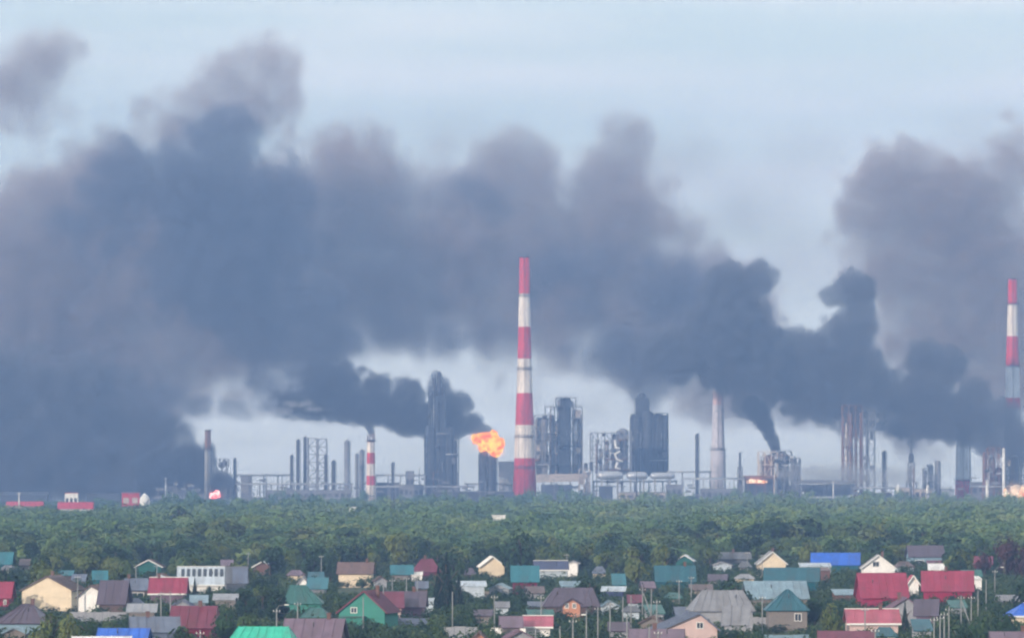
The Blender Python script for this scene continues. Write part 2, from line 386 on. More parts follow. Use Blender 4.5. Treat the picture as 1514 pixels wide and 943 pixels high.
unit("process_unit", "brown frame unit near the right edge behind the white column", 1452, 1492, 668, 4520,
     [(1455.5, 3, 668, 742, "rust"), (1467, 5, 676, 742, "grey_steel"), (1477, 5, 690, 742, "rust"), (1500, 6, 672, 742, "dark_steel")], [(1460, 1484, 662, 742, 3, 6, "rust"), (1486, 1512, 676, 742, 3, 5, "dark_steel")], clutter=8, seed=11)
unit("flare_mast", "thin mast with round platforms right of the pale chimney", 1087, 1101, 668, 4500, [(1094, 1.8, 668, 742, "dark_steel"), (1094, 3.2, 704, 742, "grey_steel")],
     [(1091, 1097.5, 690, 742, 1, 5, "grey_steel")], cat="mast", depth=4, decks=False)
unit("open_frame", "small open steel frame above the left black smoke", 318, 338, 678, 4470, [(329, 3, 682, 692, "grey_steel")], [(318, 338, 678, 690, 3, 1, "grey_steel"), (320, 336, 690, 742, 2, 3, "grey_steel")], cat="steel frame", depth=6, decks=False)

# furnace with the fire slit
s_ = 4480 / F
fu = empty("furnace", ((1124 - 757) * s_, 4480, 0), "dark furnace box with orange fire in its open slot", "furnace")
mb = MB(); w = 23 * s_; mb.box(-w, w, 0, 12, 0, 11.6); mb.box(-w, -w + 1.5, 0, 12, 11.601, 15.9); mb.box(w - 1.5, w, 0, 12, 11.601, 15.9); mb.box(-w + 1.5, w - 1.5, 10, 12, 11.601, 15.9); mb.build("casing", M("shaded_blue_steel"), fu)
mb = MB(); mb.box(-w - .5, w + .5, -.5, 12.5, 15.901, 17.8); mb.build("roof", M("rust"), fu)
for k in range(4):
    mb = MB(); mb.box(-w + 2 + k * 5.6, -w + 2.5 + k * 5.6, -.5, -.1, 0, 15.9); mb.build("stanchion", M("rust"), fu)

# horizontal drums on the rack
for (a, b, y0, y1, lb) in [(882, 921, 696, 709, "long silver drum lying on the rack left of the slab tower"), (926, 958, 697, 709, "silver drum lying below the slab tower, left part"), (961, 998, 698, 708, "silver drum lying below the slab tower, right part")]:
    d = 4470; s = d / F; t = empty("horizontal_drum", (((a + b) / 2 - 757) * s, d, 0), lb, "tank", "horizontal drums on the pipe rack")
    r = (y1 - y0) / 2 * s; z = HC + (HOR - (y0 + y1) / 2) * s; L = (b - a) / 2 * s
    mb = MB(); mb.tube([(-L, 0, z), (-L + .3 * r, 0, z), (-L + r, 0, z), (L - r, 0, z), (L - .3 * r, 0, z), (L, 0, z)], [r * .2, r * .75, r, r, r * .75, r * .2], 20); mb.build("shell", M("pale_steel"), t)
    for x in (-L * .6, L * .6):
        mb = MB(); mb.box(x - .5, x + .5, -r * .8, r * .8, 0, z - r * .85); mb.build("saddle", M("concrete"), t)
pipe_rack("dark rack under the silver drums below the slab tower", 878, 1000, 712, 4480, mname="shaded_blue_steel")
pipe_rack("long pale rack crossing the gap left of the lattice tower", 348, 432, 703, 4520, mname="grey_steel")
pipe_rack("lower rack between the fat column and the lattice tower", 350, 520, 716, 4460, 7)
pipe_rack("rack between short striped chimney and dark tower", 556, 628, 703, 4530, 7)
pipe_rack("low rack in front of the dark tower's foot", 556, 700, 720, 4470)
pipe_rack("rack from slab tower to the lone black column", 988, 1050, 698, 4520, 8)
pipe_rack("low pale rack in front of the pale chimney", 1010, 1100, 708, 4470, 6, "pale_steel")
pipe_rack("low rack running from burning unit to the rusty tower", 1183, 1262, 716, 4470, 8, "shaded_blue_steel")
pipe_rack("rack at the foot of the rusty tower going right", 1262, 1345, 722, 4460, 8)
pipe_rack("rack left of the tallest chimney's foot", 690, 762, 716, 4500, 7, "dark_steel")
pipe_rack("rack crossing the right edge below smoke", 1436, 1520, 720, 4470, 7, "rust")

# beige duct and its pedestal
d = 4480; s = d / F; t = empty("flue_duct", ((830 - 757) * s, d, 0), "sloping beige flue duct running right from the tallest chimney", "duct")
mb = MB(); Zr = lambda y: HC + (HOR - y) * s
mb.add([(-17, -2, Zr(713)), (14, -2, Zr(711)), (19, -2, Zr(704)), (19, -2, Zr(697)), (12, -2, Zr(700)), (-17, -2, Zr(701)), (-17, 2, Zr(713)), (14, 2, Zr(711)), (19, 2, Zr(704)), (19, 2, Zr(697)), (12, 2, Zr(700)), (-17, 2, Zr(701))],
       [(0, 1, 2, 3, 4, 5), (11, 10, 9, 8, 7, 6), (0, 6, 7, 1), (1, 7, 8, 2), (2, 8, 9, 3), (3, 9, 10, 4), (4, 10, 11, 5), (5, 11, 6, 0)]); mb.build("duct_body", M("beige"), t)
for x in (-12, -3, 6):
    mb = MB(); mb.box(x - .7, x + .7, -1, 1, 0, Zr(713) - .3); mb.build("leg", M("concrete"), t)
unit("filter_house", "beige hopper tower at the end of the flue duct", 855, 872, 693, 4470, [(868, 5.5, 714, 742, "grey_steel"), (866, 3, 684, 696, "dark_steel"), (874, 2.5, 682, 696, "dark_steel")], [(856, 872, 694, 742, 2, 2, "beige")], cat="tower", depth=8)

# low plant buildings, sheds
for (x0, x1, top, d, mn, lb, kw) in [
    (800, 846, 716, 4440, "shaded_blue_steel", "dark hall under the beige flue duct", {}),
    (886, 906, 718, 4430, "shaded_blue_steel", "small dark shed below the silver drums", {}),
    (985, 1008, 716, 4440, "grey_steel", "grey hall right of the silver drums", dict(nwin=3)),
    (1186, 1262, 709, 4520, "shaded_blue_steel", "long low dark blue hall right of the burning unit", dict(pitched=2)),
    (1325, 1345, 720, 4440, "beige", "beige shed left of the slim lattice mast", dict(nwin=2)),
    (1352, 1378, 722, 4440, "beige", "beige shed right of the slim lattice mast", dict(nwin=3)),
    (1393, 1411, 722, 4500, "pale_steel", "pale blue low hall left of the red footed chimney", {}),
    (600, 612, 696, 4490, "grey_steel", "grey block house left of the dark tower", dict(nwin=2)),
    (590, 626, 716, 4460, "grey_steel", "low grey hall below the grey block house", dict(nwin=5)),
    (556, 590, 713, 4550, "shaded_blue_steel", "low dark hall right of the short striped chimney", {}),
    (356, 372, 702, 4560, "grey_steel", "small raised grey block on the pale rack", {}),
    (395, 520, 724, 4440, "grey_steel", "long low grey hall before the dark columns", dict(nwin=14)),
    (640, 760, 726, 4430, "dark_steel", "long low dark hall left of the tallest chimney", dict(nwin=10)),
    (737, 762, 682, 4620, "pale_steel", "hazy pale block between fireball column and tallest chimney", {}),
    (1036, 1096, 722, 4440, "grey_steel", "low grey hall in front of the pale chimney", dict(nwin=7)),
    (915, 984, 727, 4420, "beige", "low beige hall in front of the slab tower", dict(nwin=6)),
    (1436, 1456, 712, 4540, "grey_steel", "grey block right of the red footed chimney", dict(nwin=2)),
    (0, 70, 727, 4300, "shaded_blue_steel", "dim hall at the left under the smoke", dict(pitched=2, rmat="shaded_blue_steel")),
    (128, 178, 729, 4300, "shaded_blue_steel", "dim hall between water tank and red shed", dict(rmat="shaded_blue_steel"))]:
    building(x0, x1, top, d, mn, lb, **kw)
MT["red_roof"] = mat("red_roof", (0.42, 0.035, 0.06), .55, 0, var=.2, scale=.5)
MT["pink_roof"] = mat("pink_roof", (0.36, 0.10, 0.14), .6, 0, var=.2, scale=.5)
building(10, 62, 741, 3350, "beige", "low red roofed shed at the far left edge of the forest", "red_roof", 10, 2.0)
building(86, 136, 742, 3300, "tank_white", "red roofed hall with white wall below the white water tank", "red_roof", 10, 3.0)
building(180, 206, 728, 3600, "red_roof", "red and beige workshop beyond the forest at left", "pink_roof", 10, 0, 2, wins="beige")
building(1270, 1318, 728, 4300, "shaded_blue_steel", "dark low shed below the rusty tower", "grey_steel")
building(516, 526, 749, 3000, "tank_white", "tiny white hut among the trees left of centre", "tank_white", 4)
building(728, 747, 761, 2500, "tank_white", "low white shed half hidden in the forest at centre", "tank_white", 5)
building(96, 115, 728, 3500, "tank_white", "square white water tank house above a red roof at left", "red_roof", 6, 0, 3)
tank(214, 7.5, 729, 3500, "tank_white", "white domed tank beside the red and beige workshop", "storage tank", .3)
tank(1328, 3.6, 716, 4420, "tank_white", "small bright white tank left of the slim lattice mast", "storage tank", .1)
tank(1371.5, 2.0, 716, 4410, "tank_white", "smallest white tank right of the slim lattice mast", "storage tank", .1)
tank(1503, 9, 716, 4380, "cream_steel", "cream tank lit by flames at the right edge", "storage tank", .15)
tank(1519, 9, 713, 4400, "cream_steel", "cream tank cut by the right edge of the frame", "storage tank", .15)

# white elbows added in place of sun glints on the lower unit's pipes
for k, P in enumerate([[(909, 650), (910, 661), (917, 663)], [(917, 667), (909, 671), (912, 679), (921, 682)], [(913, 683), (910, 691), (918, 693)]]):
    s = 4488 / F; mb = MB(); mb.tube([((a - 757) * s, 4488, HC + (HOR - b) * s) for a, b in P], [.75] * len(P), 10)
    tag(mb.build("glint_elbow", M("tank_white")), ("top", "middle", "lowest")[k] + " white elbow for a sun glint on the lower unit by the slab tower", "pipe")
# white sweeping pipe
d = 4420; s = d / F; mb = MB(); P = [(1187, 727), (1189, 733), (1197, 735.5), (1225, 735), (1250, 735), (1262, 732)]
mb.tube([((a - 757) * s, d, HC + (HOR - b) * s) for a, b in P], [.8] * 6, 10); tag(mb.build("curved_pipe", M("pale_steel")), "white pipe sweeping along the foot of the dark blue hall", "pipe")

# thin masts
def mast(px, top, d, h, label, mn="pale_steel", half=.9):
    s = d / F; z = HC + (HOR - top) * s; mb = MB()
    mb.lathe(0, 0, [(0, half * s * 1.5), (z * .6, half * s), (z, half * s * .5)], 8); mb.box(-.9, .9, -.12, .12, z - .6, z - .3)
    tag(mb.build("mast", M(mn), None, ((px - 757) * s, d, 0)), label, "mast", "thin masts of the plant")
for px, top, d, lb, mn in [(28, 728, 3300, "white mast over the far left red shed", "tank_white"), (245, 706, 3900, "thin pale mast left of the concrete chimney", "pale_steel"), (255, 727, 3900, "short mast left of the concrete chimney", "pale_steel"),
    (1232, 711, 4400, "white mast before the dark blue hall", "tank_white"), (941, 694, 4400, "dark mast in front of the silver drums", "dark_steel"), (1351, 690, 4390, "dark mast by the slim lattice mast", "rust"),
    (394, 700, 4450, "thin mast on the left rack, nearest the smoke", "grey_steel"), (417, 702, 4450, "thin mast left of the shortest dark column", "grey_steel"), (1434.5, 655, 4600, "dark strip for the shaded side of the red footed chimney", "dark_steel"),  # strip at the red footed chimney is its shaded right side, built dark
    (1145, 690, 4440, "pale mast before the burning unit", "cream_steel"), (620, 690, 4480, "thin mast left of the dark tower", "grey_steel"), (1165, 730, 4400, "short white mast at the burning unit's foot", "tank_white")]:
    mast(px, top, d, 0, lb, mn)
# small clutter rows: dense small pipes and valves at the foot of the plant
q = random.Random(77); mb = MB()
for k in range(520):
    px = q.choice([q.uniform(345, 760), q.uniform(790, 1514), q.uniform(230, 345)]); d = q.uniform(4385, 4560); s = d / F; x = (px - 757) * s; h = q.uniform(3, 11) if q.random() < .8 else q.uniform(10, 17)
    if q.random() < .6: mb.box(x - .2, x + .2, d, d + .4, 0, h)
    else: mb.box(x - q.uniform(1, 3), x + q.uniform(1, 3), d, d + 2, h - q.uniform(.4, 1.6), h)
tag(mb.build("pipework_clutter", M("grey_steel")), "mass of small pipes and stubs along the foot of the plant", "pipework", None, "stuff")
# ------------------------------------------------------------------ ground: plain, dropping away behind the plant
xs = np.linspace(-2900, 2900, 41); ys = np.concatenate([np.linspace(-500, 4700, 40), np.linspace(4800, 7500, 12)])
vs, fs = [], []
for y in ys:
    for x in xs: vs.append((x, y, 0.0 if y < 4750 else -62.0 * min(1, (y - 4750) / 2200.0)))
nx = len(xs)
for j in range(len(ys) - 1):
    for i in range(nx - 1): fs.append((j * nx + i, j * nx + i + 1, (j + 1) * nx + i + 1, (j + 1) * nx + i))
gm = mat("rough_grass", (0.060, 0.085, 0.040), .95, var=.5, scale=.06)
me = bpy.data.meshes.new("ground"); me.from_pydata(vs, [], fs); me.materials.append(gm)
g = link("ground", me); g['kind'] = 'structure'

# ------------------------------------------------------------------ roof and wall colours; dull wall tones include shade from eaves and trees
PAL = dict(cream=(0.74, 0.62, 0.46), white=(0.82, 0.80, 0.78), bluewhite=(0.48, 0.55, 0.62), grey=(0.22, 0.225, 0.25), lgrey=(0.30, 0.31, 0.34), brown=(0.12, 0.085, 0.085), dkpurple=(0.085, 0.065, 0.10),
           purple=(0.16, 0.105, 0.15), red=(0.28, 0.020, 0.062), dkred=(0.15, 0.020, 0.050), pink=(0.42, 0.09, 0.14), teal=(0.015, 0.15, 0.19), dkteal=(0.010, 0.10, 0.135), green=(0.02, 0.50, 0.34), dkgreen=(0.02, 0.12, 0.105),
           mint=(0.05, 0.23, 0.185), blue=(0.012, 0.12, 0.60), slate=(0.12, 0.15, 0.22), navy=(0.04, 0.055, 0.13), brick=(0.15, 0.085, 0.075), orange=(0.50, 0.24, 0.16), beige=(0.20, 0.18, 0.17), dkgrey=(0.11, 0.12, 0.14), pinkwall=(0.60, 0.45, 0.43), ltblue=(0.20, 0.30, 0.37), woody=(0.30, 0.25, 0.2), glass=(0.03, 0.04, 0.055))
def roof_mat(nm, col):
    m = bpy.data.materials.new("roof_" + nm); m.use_nodes = True; nt = m.node_tree; b = nt.nodes["Principled BSDF"]
    b.inputs["Roughness"].default_value = .5; b.inputs["Specular IOR Level"].default_value = .35
    t = nt.nodes.new("ShaderNodeTexCoord"); mp_ = nt.nodes.new("ShaderNodeMapping"); mp_.inputs["Scale"].default_value = (1.4, .12, .12)
    n = nt.nodes.new("ShaderNodeTexNoise"); n.inputs["Scale"].default_value = 1.0; n.inputs["Detail"].default_value = 5
    n2 = nt.nodes.new("ShaderNodeTexNoise"); n2.inputs["Scale"].default_value = .45; n2.inputs["Detail"].default_value = 4
    r = nt.nodes.new("ShaderNodeValToRGB"); r.color_ramp.elements[0].position = .3; r.color_ramp.elements[1].position = .72
    dirt = (.11, .085, .07); r.color_ramp.elements[0].color = tuple(c * .5 + d_ * .35 for c, d_ in zip(col, dirt)) + (1,); r.color_ramp.elements[1].color = tuple(min(1, c * 1.05 + .03) for c in col) + (1,); e_ = r.color_ramp.elements.new(.5); e_.color = tuple(c * .88 + .01 for c in col) + (1,)
    ad = nt.nodes.new("ShaderNodeMath"); ad.operation = 'ADD'; hv = nt.nodes.new("ShaderNodeMath"); hv.operation = 'MULTIPLY'; hv.inputs[1].default_value = .5
    nt.links.new(t.outputs["Object"], mp_.inputs[0]); nt.links.new(mp_.outputs[0], n.inputs["Vector"]); nt.links.new(t.outputs["Object"], n2.inputs["Vector"])
    nt.links.new(n.outputs["Fac"], ad.inputs[0]); nt.links.new(n2.outputs["Fac"], ad.inputs[1]); nt.links.new(ad.outputs[0], hv.inputs[0]); nt.links.new(hv.outputs[0], r.inputs["Fac"])
    nt.links.new(r.outputs["Color"], b.inputs["Base Color"])
    return m
RM = {k: roof_mat(k, v) for k, v in PAL.items()}
WM = {k: mat("wall_" + k, v, .85, var=.10, scale=.7) for k, v in PAL.items()}
TRIM = mat("white_trim", (.78, .78, .76), .6, var=.05); GLASS = mat("window_glass", (.035, .045, .06), .12, var=0, spec=.6)

HOUSES = []
RECTS = []      # where houses show, for keeping trees off them
def window(t, x, z, w, h, y=-.001, axis=0, fr=None, sub=True):
    mb = MB(); e = .09
    mb.box(x - w / 2 - e, x + w / 2 + e, y - .07, y + .02, z - e, z); mb.box(x - w / 2 - e, x + w / 2 + e, y - .07, y + .02, z + h, z + h + e)
    mb.box(x - w / 2 - e, x - w / 2, y - .07, y + .02, z, z + h); mb.box(x + w / 2, x + w / 2 + e, y - .07, y + .02, z, z + h); mb.box(x - .03, x + .03, y - .06, y + .02, z, z + h)
    o = mb.build("window", fr or TRIM, t)
    mb = MB(); mb.box(x - w / 2, x + w / 2, y - .03, y + .01, z + .002, z + h - .002); mb.build("pane", GLASS, o)
def slab(mb, a, b, c, d_, th=.12, m=0):
    """thick sheet on four corners (top side), in order"""
    P = [Vector(p) for p in (a, b, c, d_)]; n = (P[1] - P[0]).cross(P[3] - P[0]).normalized() * th
    Q = [p - n for p in P]
    mb.add(P + Q, [(0, 1, 2, 3), (7, 6, 5, 4), (0, 4, 5, 1), (1, 5, 6, 2), (2, 6, 7, 3), (3, 7, 4, 0)], m)
def sheets(t, name, a, b, c, d_, mats, wid=1.1, ribs=True, separate=False):
    """roof slope a-b (eave) d-c (ridge) of lapped metal sheets with standing ribs"""
    A, B, Cc, D = [Vector(p) for p in (a, b, c, d_)]; L = (B - A).length; n = max(2, int(L / wid)); nn = (B - A).cross(D - A).normalized()
    if separate:
        for i in range(n):
            f0, f1 = i / n, (i + .985) / n; mb = MB(); off = nn * (.015 * (i % 2))
            slab(mb, A.lerp(B, f0) + off, A.lerp(B, f1) + off, D.lerp(Cc, f1) + off, D.lerp(Cc, f0) + off, .08); mb.build(name, mats, t)
        return
    mb = MB(); slab(mb, A, B, Cc, D)
    for i in range(n + 1):
        f = min(max(i / n, .004), .996); p, q_ = A.lerp(B, f), D.lerp(Cc, f); u = (B - A).normalized() * .04
        if (q_ - p).length > .4: mb.add([p - u + nn * .001, p + u + nn * .001, q_ + u + nn * .001, q_ - u + nn * .001, p - u + nn * .07, p + u + nn * .07, q_ + u + nn * .07, q_ - u + nn * .07], [(4, 5, 6, 7), (0, 1, 5, 4), (1, 2, 6, 5), (2, 3, 7, 6), (3, 0, 4, 7)])
    mb.build(name, mats, t)
def house(kind, x0, x1, yr, ye, wall, roof, label, depth=9, ridge=None, eave=2.7, win=(), over=.45, yaw=None, seed=0, stack=0, trim=False, ridge2=None, sep=False, low=None, cat="house", gablemat=None, group=None):
    k = (ye - yr) / (yr - HOR); hr = (eave + 24 * k) / (1 + k); d = F * (HC - hr) / (yr - HOR); s = d / F
    cx = (x0 + x1) / 2; w = (x1 - x0) * s; he = eave
    q = random.Random(int(x0 * 7 + yr)); rz = R(q.uniform(-5, 5)) if yaw is None else R(yaw)
    t = empty("house", ((cx - 757) * s, d, 0), label, cat, group, rz)
    RECTS.append((x0, x1, yr, ye + (26 if label.startswith(('large cream', 'turquoise pyramid', 'cream walled')) else 9 if kind == 'G' else 2), d)); HOUSES.append((cx, yr, w, d, label))
    wm, rm = WM[wall], RM[roof]; gm_ = WM[gablemat] if gablemat else wm
    mb = MB(); hw = w / 2 - (over if kind != 'G' else over)
    if kind == 'G':      # gable towards the viewer, slopes left and right
        rx = ((ridge if ridge else cx) - cx) * s
        mb.box(-hw, hw, 0, depth, 0, he); mb.build("wall", wm, t)
        f = lambda x: hr - .14 - (hr - he) * (abs(x - rx) / ((w / 2 + (rx if x < rx else -rx))))
        mb = MB(); zl, zr_ = f(-hw), f(hw); P = [(-hw, he + .002), (hw, he + .002), (hw, max(zr_, he + .01)), (rx, hr - .14), (-hw, max(zl, he + .01))]
        mb.add([(x, .0, z) for x, z in P] + [(x, .2, z) for x, z in P], [(0, 1, 2, 3, 4), (9, 8, 7, 6, 5), (0, 5, 6, 1), (1, 6, 7, 2), (2, 7, 8, 3), (3, 8, 9, 4), (4, 9, 5, 0)]); mb.build("gable", gm_, t)
        mb = MB(); P = [(x, z - .01) for x, z in P]; mb.add([(x, depth - .2, z) for x, z in P] + [(x, depth, z) for x, z in P], [(0, 1, 2, 3, 4), (9, 8, 7, 6, 5), (0, 5, 6, 1), (1, 6, 7, 2), (2, 7, 8, 3), (3, 8, 9, 4), (4, 9, 5, 0)]); mb.build("gable", gm_, t)
        o = .35
        sheets(t, "roof", (-w / 2, depth + o, he), (-w / 2, -o, he), (rx - .003, -o, hr), (rx - .003, depth + o, hr), rm)
        sheets(t, "roof", (w / 2, -o, he), (w / 2, depth + o, he), (rx + .003, depth + o, hr), (rx + .003, -o, hr), rm)
        if trim:
            mb = MB()
            for x in (-w / 2, w / 2): mb.bar((x, -o - .08, he - .05), (rx, -o - .08, hr - .05), .2)
            mb.build("bargeboard", TRIM, t)
    elif kind in ('S', 'H'):  # ridge across the view; H has hipped ends
        ra = ((ridge if ridge else x0) - cx) * s; rb = ((ridge2 if ridge2 else x1) - cx) * s
        mb.box(-hw, hw, .3, depth - .3, 0, he - .12); mb.build("wall", wm, t)
        A, B, Cc, D = (-w / 2, 0, he), (w / 2, 0, he), (rb, depth / 2, hr), (ra, depth / 2, hr)
        sheets(t, "roof_sheet" if sep else "roof", A, B, Cc, D, rm, separate=sep)
        sheets(t, "roof_sheet" if sep else "roof", (w / 2, depth, he), (-w / 2, depth, he), (ra, depth / 2 + .003, hr), (rb, depth / 2 + .003, hr), rm)
        if kind == 'H' or ridge:
            for (a, b, c) in (((-w / 2, depth, he), (-w / 2, 0, he), (ra, depth / 2, hr)), ((w / 2, 0, he), (w / 2, depth, he), (rb, depth / 2, hr))):
                mb = MB(); c = Vector(c); slab(mb, a, b, c + Vector((0, -.03, 0)), c + Vector((0, .03, 0))); mb.build("roof", rm, t)
        else:
            for x in (-hw + .001, hw - .201):
                mb = MB(); mb.add([(x, .3, he - .12), (x + .2, .3, he - .12), (x + .2, depth - .3, he - .12), (x, depth - .3, he - .12), (x, depth / 2, hr - .2), (x + .2, depth / 2, hr - .2)], [(0, 1, 5, 4), (1, 2, 5), (2, 3, 4, 5), (3, 0, 4), (0, 3, 2, 1)]); mb.build("gable", gm_, t)
        if trim:
            mb = MB(); mb.box(-w / 2, w / 2, -.12, -.02, he - .22, he + .02); mb.box(ra, rb, depth / 2 - .15, depth / 2 + .15, hr + .02, hr + .12); mb.build("gutter", TRIM, t)
    elif kind == 'L':   # low lean-to or flat roof, seen as one plane
        mb.box(-hw, hw, .2, depth, 0, he - .12); mb.build("wall", wm, t)
        sheets(t, "roof", (-w / 2, 0, he), (w / 2, 0, he), (w / 2, depth, hr), (-w / 2, depth, hr), rm)
        mb = MB(); mb.box(-hw, hw, depth - .3, depth - .02, he - .12, hr - .2); mb.build("wall", wm, t)
    for (px, py, ww, wh) in win:   # photo column, row of the bottom edge, size in px
        window(t, (px - cx) * s, HC + (HOR - py) * s, ww * s, wh * s, -.001 if kind == 'G' else .3)
    if not stack and kind != 'L' and w > 5.5 and q.random() < .5: stack = 1
    if kind in 'SGH' and w > 6 and q.random() < .45:
        x = q.uniform(-.25, .25) * w; mb = MB(); zr = he + (hr - he) * .6; mb.lathe(x, depth * .3, [(zr - .6, .06), (zr + .5, .06), (zr + .51, .11), (zr + .62, .02)], 8); mb.build("vent_pipe", M("grey_steel"), t)
    if stack:
        for kx in range(stack):
            x = q.uniform(-.3, .3) * w; mb = MB(); mb.box(x - .24, x + .24, depth * .5 - .24, depth * .5 + .24, hr - 1.2, hr + .6); mb.box(x - .3, x + .3, depth * .5 - .3, depth * .5 + .3, hr + .601, hr + .7); mb.build("chimney_stack", WM["brick"], t)
    return t, cx, s, hr, he, d

H = house
H('G', 28, 110, 851, 873, "cream", "brown", "large cream gable house with dark brown roof at the left", 13, eave=3.4, ridge=69, yaw=-6)
H('G', 111, 170, 865, 884, "white", "brown", "white gable house beside the large cream one", 11, eave=2.9, ridge=133, yaw=-3)
H('S', 142, 186, 858, 893, "brown", "dkpurple", "dark roofed house squeezed right of the white gable", 9)
H('S', 172, 228, 855, 872, "brown", "slate", "dark house with slate roof and one pale window strip", 9, win=[(203, 885, 18, 9)], ridge=182, ridge2=215)
H('L', 186, 232, 893, 904, "beige", "lgrey", "low shed with light grey roof behind the bushes at left", 7)
H('S', -30, 17, 860, 884, "red", "red", "red house cut by the left edge", 8, win=[(7, 893, 3, 6)])
H('H', -12, 64, 893, 921, "ltblue", "dkpurple", "pale blue house with dark hipped roof in the lower left corner", 10, ridge=26, ridge2=40, stack=1)
H('S', 140, 218, 929, 948, "lgrey", "blue", "bright blue roof at the bottom edge left", 8)
H('L', 106, 196, 941, 950, "white", "white", "white lean-to roof below the bright blue roof", 4, over=.2)
H('S', 136, 160, 843, 857, "teal", "teal", "small turquoise shed among trees at left", 5, over=.2)
H('G', 198, 241, 827, 838, "dkgreen", "brown", "far house with white edged gable behind the red roof", 8, trim=True)
H('S', 218, 276, 854, 877, "purple", "red", "red roofed house with pale ridge left of the long white roof", 9, trim=True)
t, cx, s, hr, he, d = H('S', 261, 332, 838, 864, "white", "bluewhite", "long pale roof with a row of dark openings over white wall", 10, trim=True)
for k in range(8):
    x = (270 + k * 8.2 - cx) * s; mb = MB(); f0, f1 = .45, .85
    y0, y1 = 5 * f0, 5 * f1; z0, z1 = he + (hr - he) * f0, he + (hr - he) * f1
    slab(mb, (x - .3, y0, z0 + .12), (x + .3, y0, z0 + .12), (x + .3, y1, z1 + .12), (x - .3, y1, z1 + .12), .08); mb.build("skylight", GLASS, t)
H('S', 331, 368, 837, 862, "grey", "dkgrey", "grey green roofed shed right of the long pale roof", 8)
H('S', 344, 366, 839, 862, "grey", "slate", "teal grey shed partly behind the framed brick house", 6)
H('G', 372, 405, 829, 838, "brick", "bluewhite", "far brick house with white framed front", 8, trim=True)
H('L', 280, 308, 880, 890, "grey", "ltblue", "low pale blue shed roof below the long white wall", 6)
H('L', 314, 352, 878, 886, "beige", "lgrey", "low grey shed roof left of the dark round trees", 6)
H('S', 247, 318, 896, 928, "dkred", "dkred", "dark red roofed house left of the bright green roof", 9, ridge=247, ridge2=316)
H('S', 192, 268, 912, 934, "slate", "slate", "wide slate blue roof left of the dark red one", 9)
H('H', 333, 433, 927, 952, "beige", "green", "vivid green hipped roof at the bottom edge", 10, ridge=347, ridge2=421, stack=0)
H('S', 414, 505, 915, 944, "brown", "purple", "wide mauve roof right of the vivid green roof", 10)
H('H', 418, 478, 865, 892, "mint", "dkgreen", "dark green hipped roof with a pale gable poking up behind", 9, ridge=428, ridge2=450)
H('G', 438, 458, 852, 864, "white", "lgrey", "narrow pale gable behind the dark green hipped roof", 6)
H('L', 452, 484, 854, 870, "grey", "teal", "turquoise roof right of the narrow pale gable", 6)
H('S', 497, 552, 831, 848, "cream", "brick", "cream walled house with brown pink roof in the middle distance", 9)
H('S', 577, 612, 835, 849, "beige", "teal", "turquoise roof left of the red hipped roof", 7)
H('H', 609, 652, 826, 845, "dkred", "dkred", "dark red hipped roof far back right of the turquoise roof", 8, ridge=624, ridge2=640)
H('L', 608, 625, 845, 849, "white", "white", "tiny white kiosk at the corner of the dark red hipped roof", 3, over=.1)
t, cx, s, hr, he, d = H('G', 496, 574, 873, 906, "mint", "dkred", "mint green house under a wide dark red gable roof", 10, ridge=538, eave=3.0, gablemat="mint", yaw=-10, win=[(523, 905, 8, 7)])
H('S', 552, 598, 875, 898, "pinkwall", "dkred", "dark red roof with pale wall joining the mint green house", 9, yaw=2)
mb = MB(); w_ = 16 * s; mb.box(-12 * s - w_, -12 * s + w_, -1.5, -.02, 0, 2.4); mb.build("porch", WM["mint"], t); mb = MB(); mb.box(-12 * s - w_ - .2, -12 * s + w_ + .2, -1.8, 0.3, 2.402, 2.6); mb.build("porch_roof", RM["dkgreen"], t)
H('S', 566, 630, 874, 897, "purple", "dkpurple", "dark purple roofed wing right of the mint green house", 9)
H('L', 628, 641, 884, 888, "bluewhite", "bluewhite", "small white shed at the end of the dark purple roof", 4, over=.1)
H('L', 676, 720, 859, 866, "bluewhite", "bluewhite", "long whitish shed right of the tall dark spruce", 6, eave=3.0)
H('G', 708, 749, 822, 838, "cream", "white", "sunlit cream gable far back in the middle", 8, trim=True, eave=3.0)
H('S', 755, 798, 836, 860, "dkred", "teal", "turquoise roof with red wall right of the cream gable", 8)
H('S', 790, 842, 829, 842, "bluewhite", "navy", "navy roofed house with white side wall in the middle distance", 8, eave=3.6, trim=True)
H('G', 836, 857, 829, 833, "white", "lgrey", "white walled annex right of the navy roof", 6, eave=4.2)
t, cx, s, hr, he, d = H('H', 802, 888, 869, 896, "brown", "dkpurple", "dark hipped roof with an orange dormer gable", 10, ridge=822, ridge2=878)
t2, *_ = H('G', 828, 862, 884, 895, "orange", "dkpurple", "orange gabled porch in front of the dark hipped roof", 5, eave=3.0, win=[(838, 898, 4, 6), (849, 898, 4, 6)], trim=False)
H('S', 738, 774, 911, 927, "beige", "purple", "faded pink roof half behind trees at bottom centre", 8)
H('S', 772, 818, 911, 926, "white", "pink", "salmon pink roof at bottom centre", 8, trim=True)
H('S', 780, 820, 901, 909, "brown", "dkgreen", "thin dark green roof right behind the salmon pink roof", 6)
H('G', 693, 724, 934, 948, "orange", "brown", "small orange gable peeking in at the bottom edge", 7)
H('L', 888, 925, 867, 873, "navy", "bluewhite", "navy walled shed with bright pale roof edge", 6, eave=3.6)
H('G', 972, 1066, 906, 932, "pinkwall", "slate", "house with slate gable roof and pinkish front with one window", 10, ridge=1034, eave=3.0, yaw=7, win=[(1035, 928, 9, 8)])
H('H', 1024, 1118, 873, 903, "lgrey", "grey", "biggest grey hipped roof in the right middle", 11, ridge=1044, ridge2=1104, eave=3.4)
H('L', 1066, 1108, 896, 924, "lgrey", "grey", "grey lean-to roof in front of the biggest grey roof", 6)
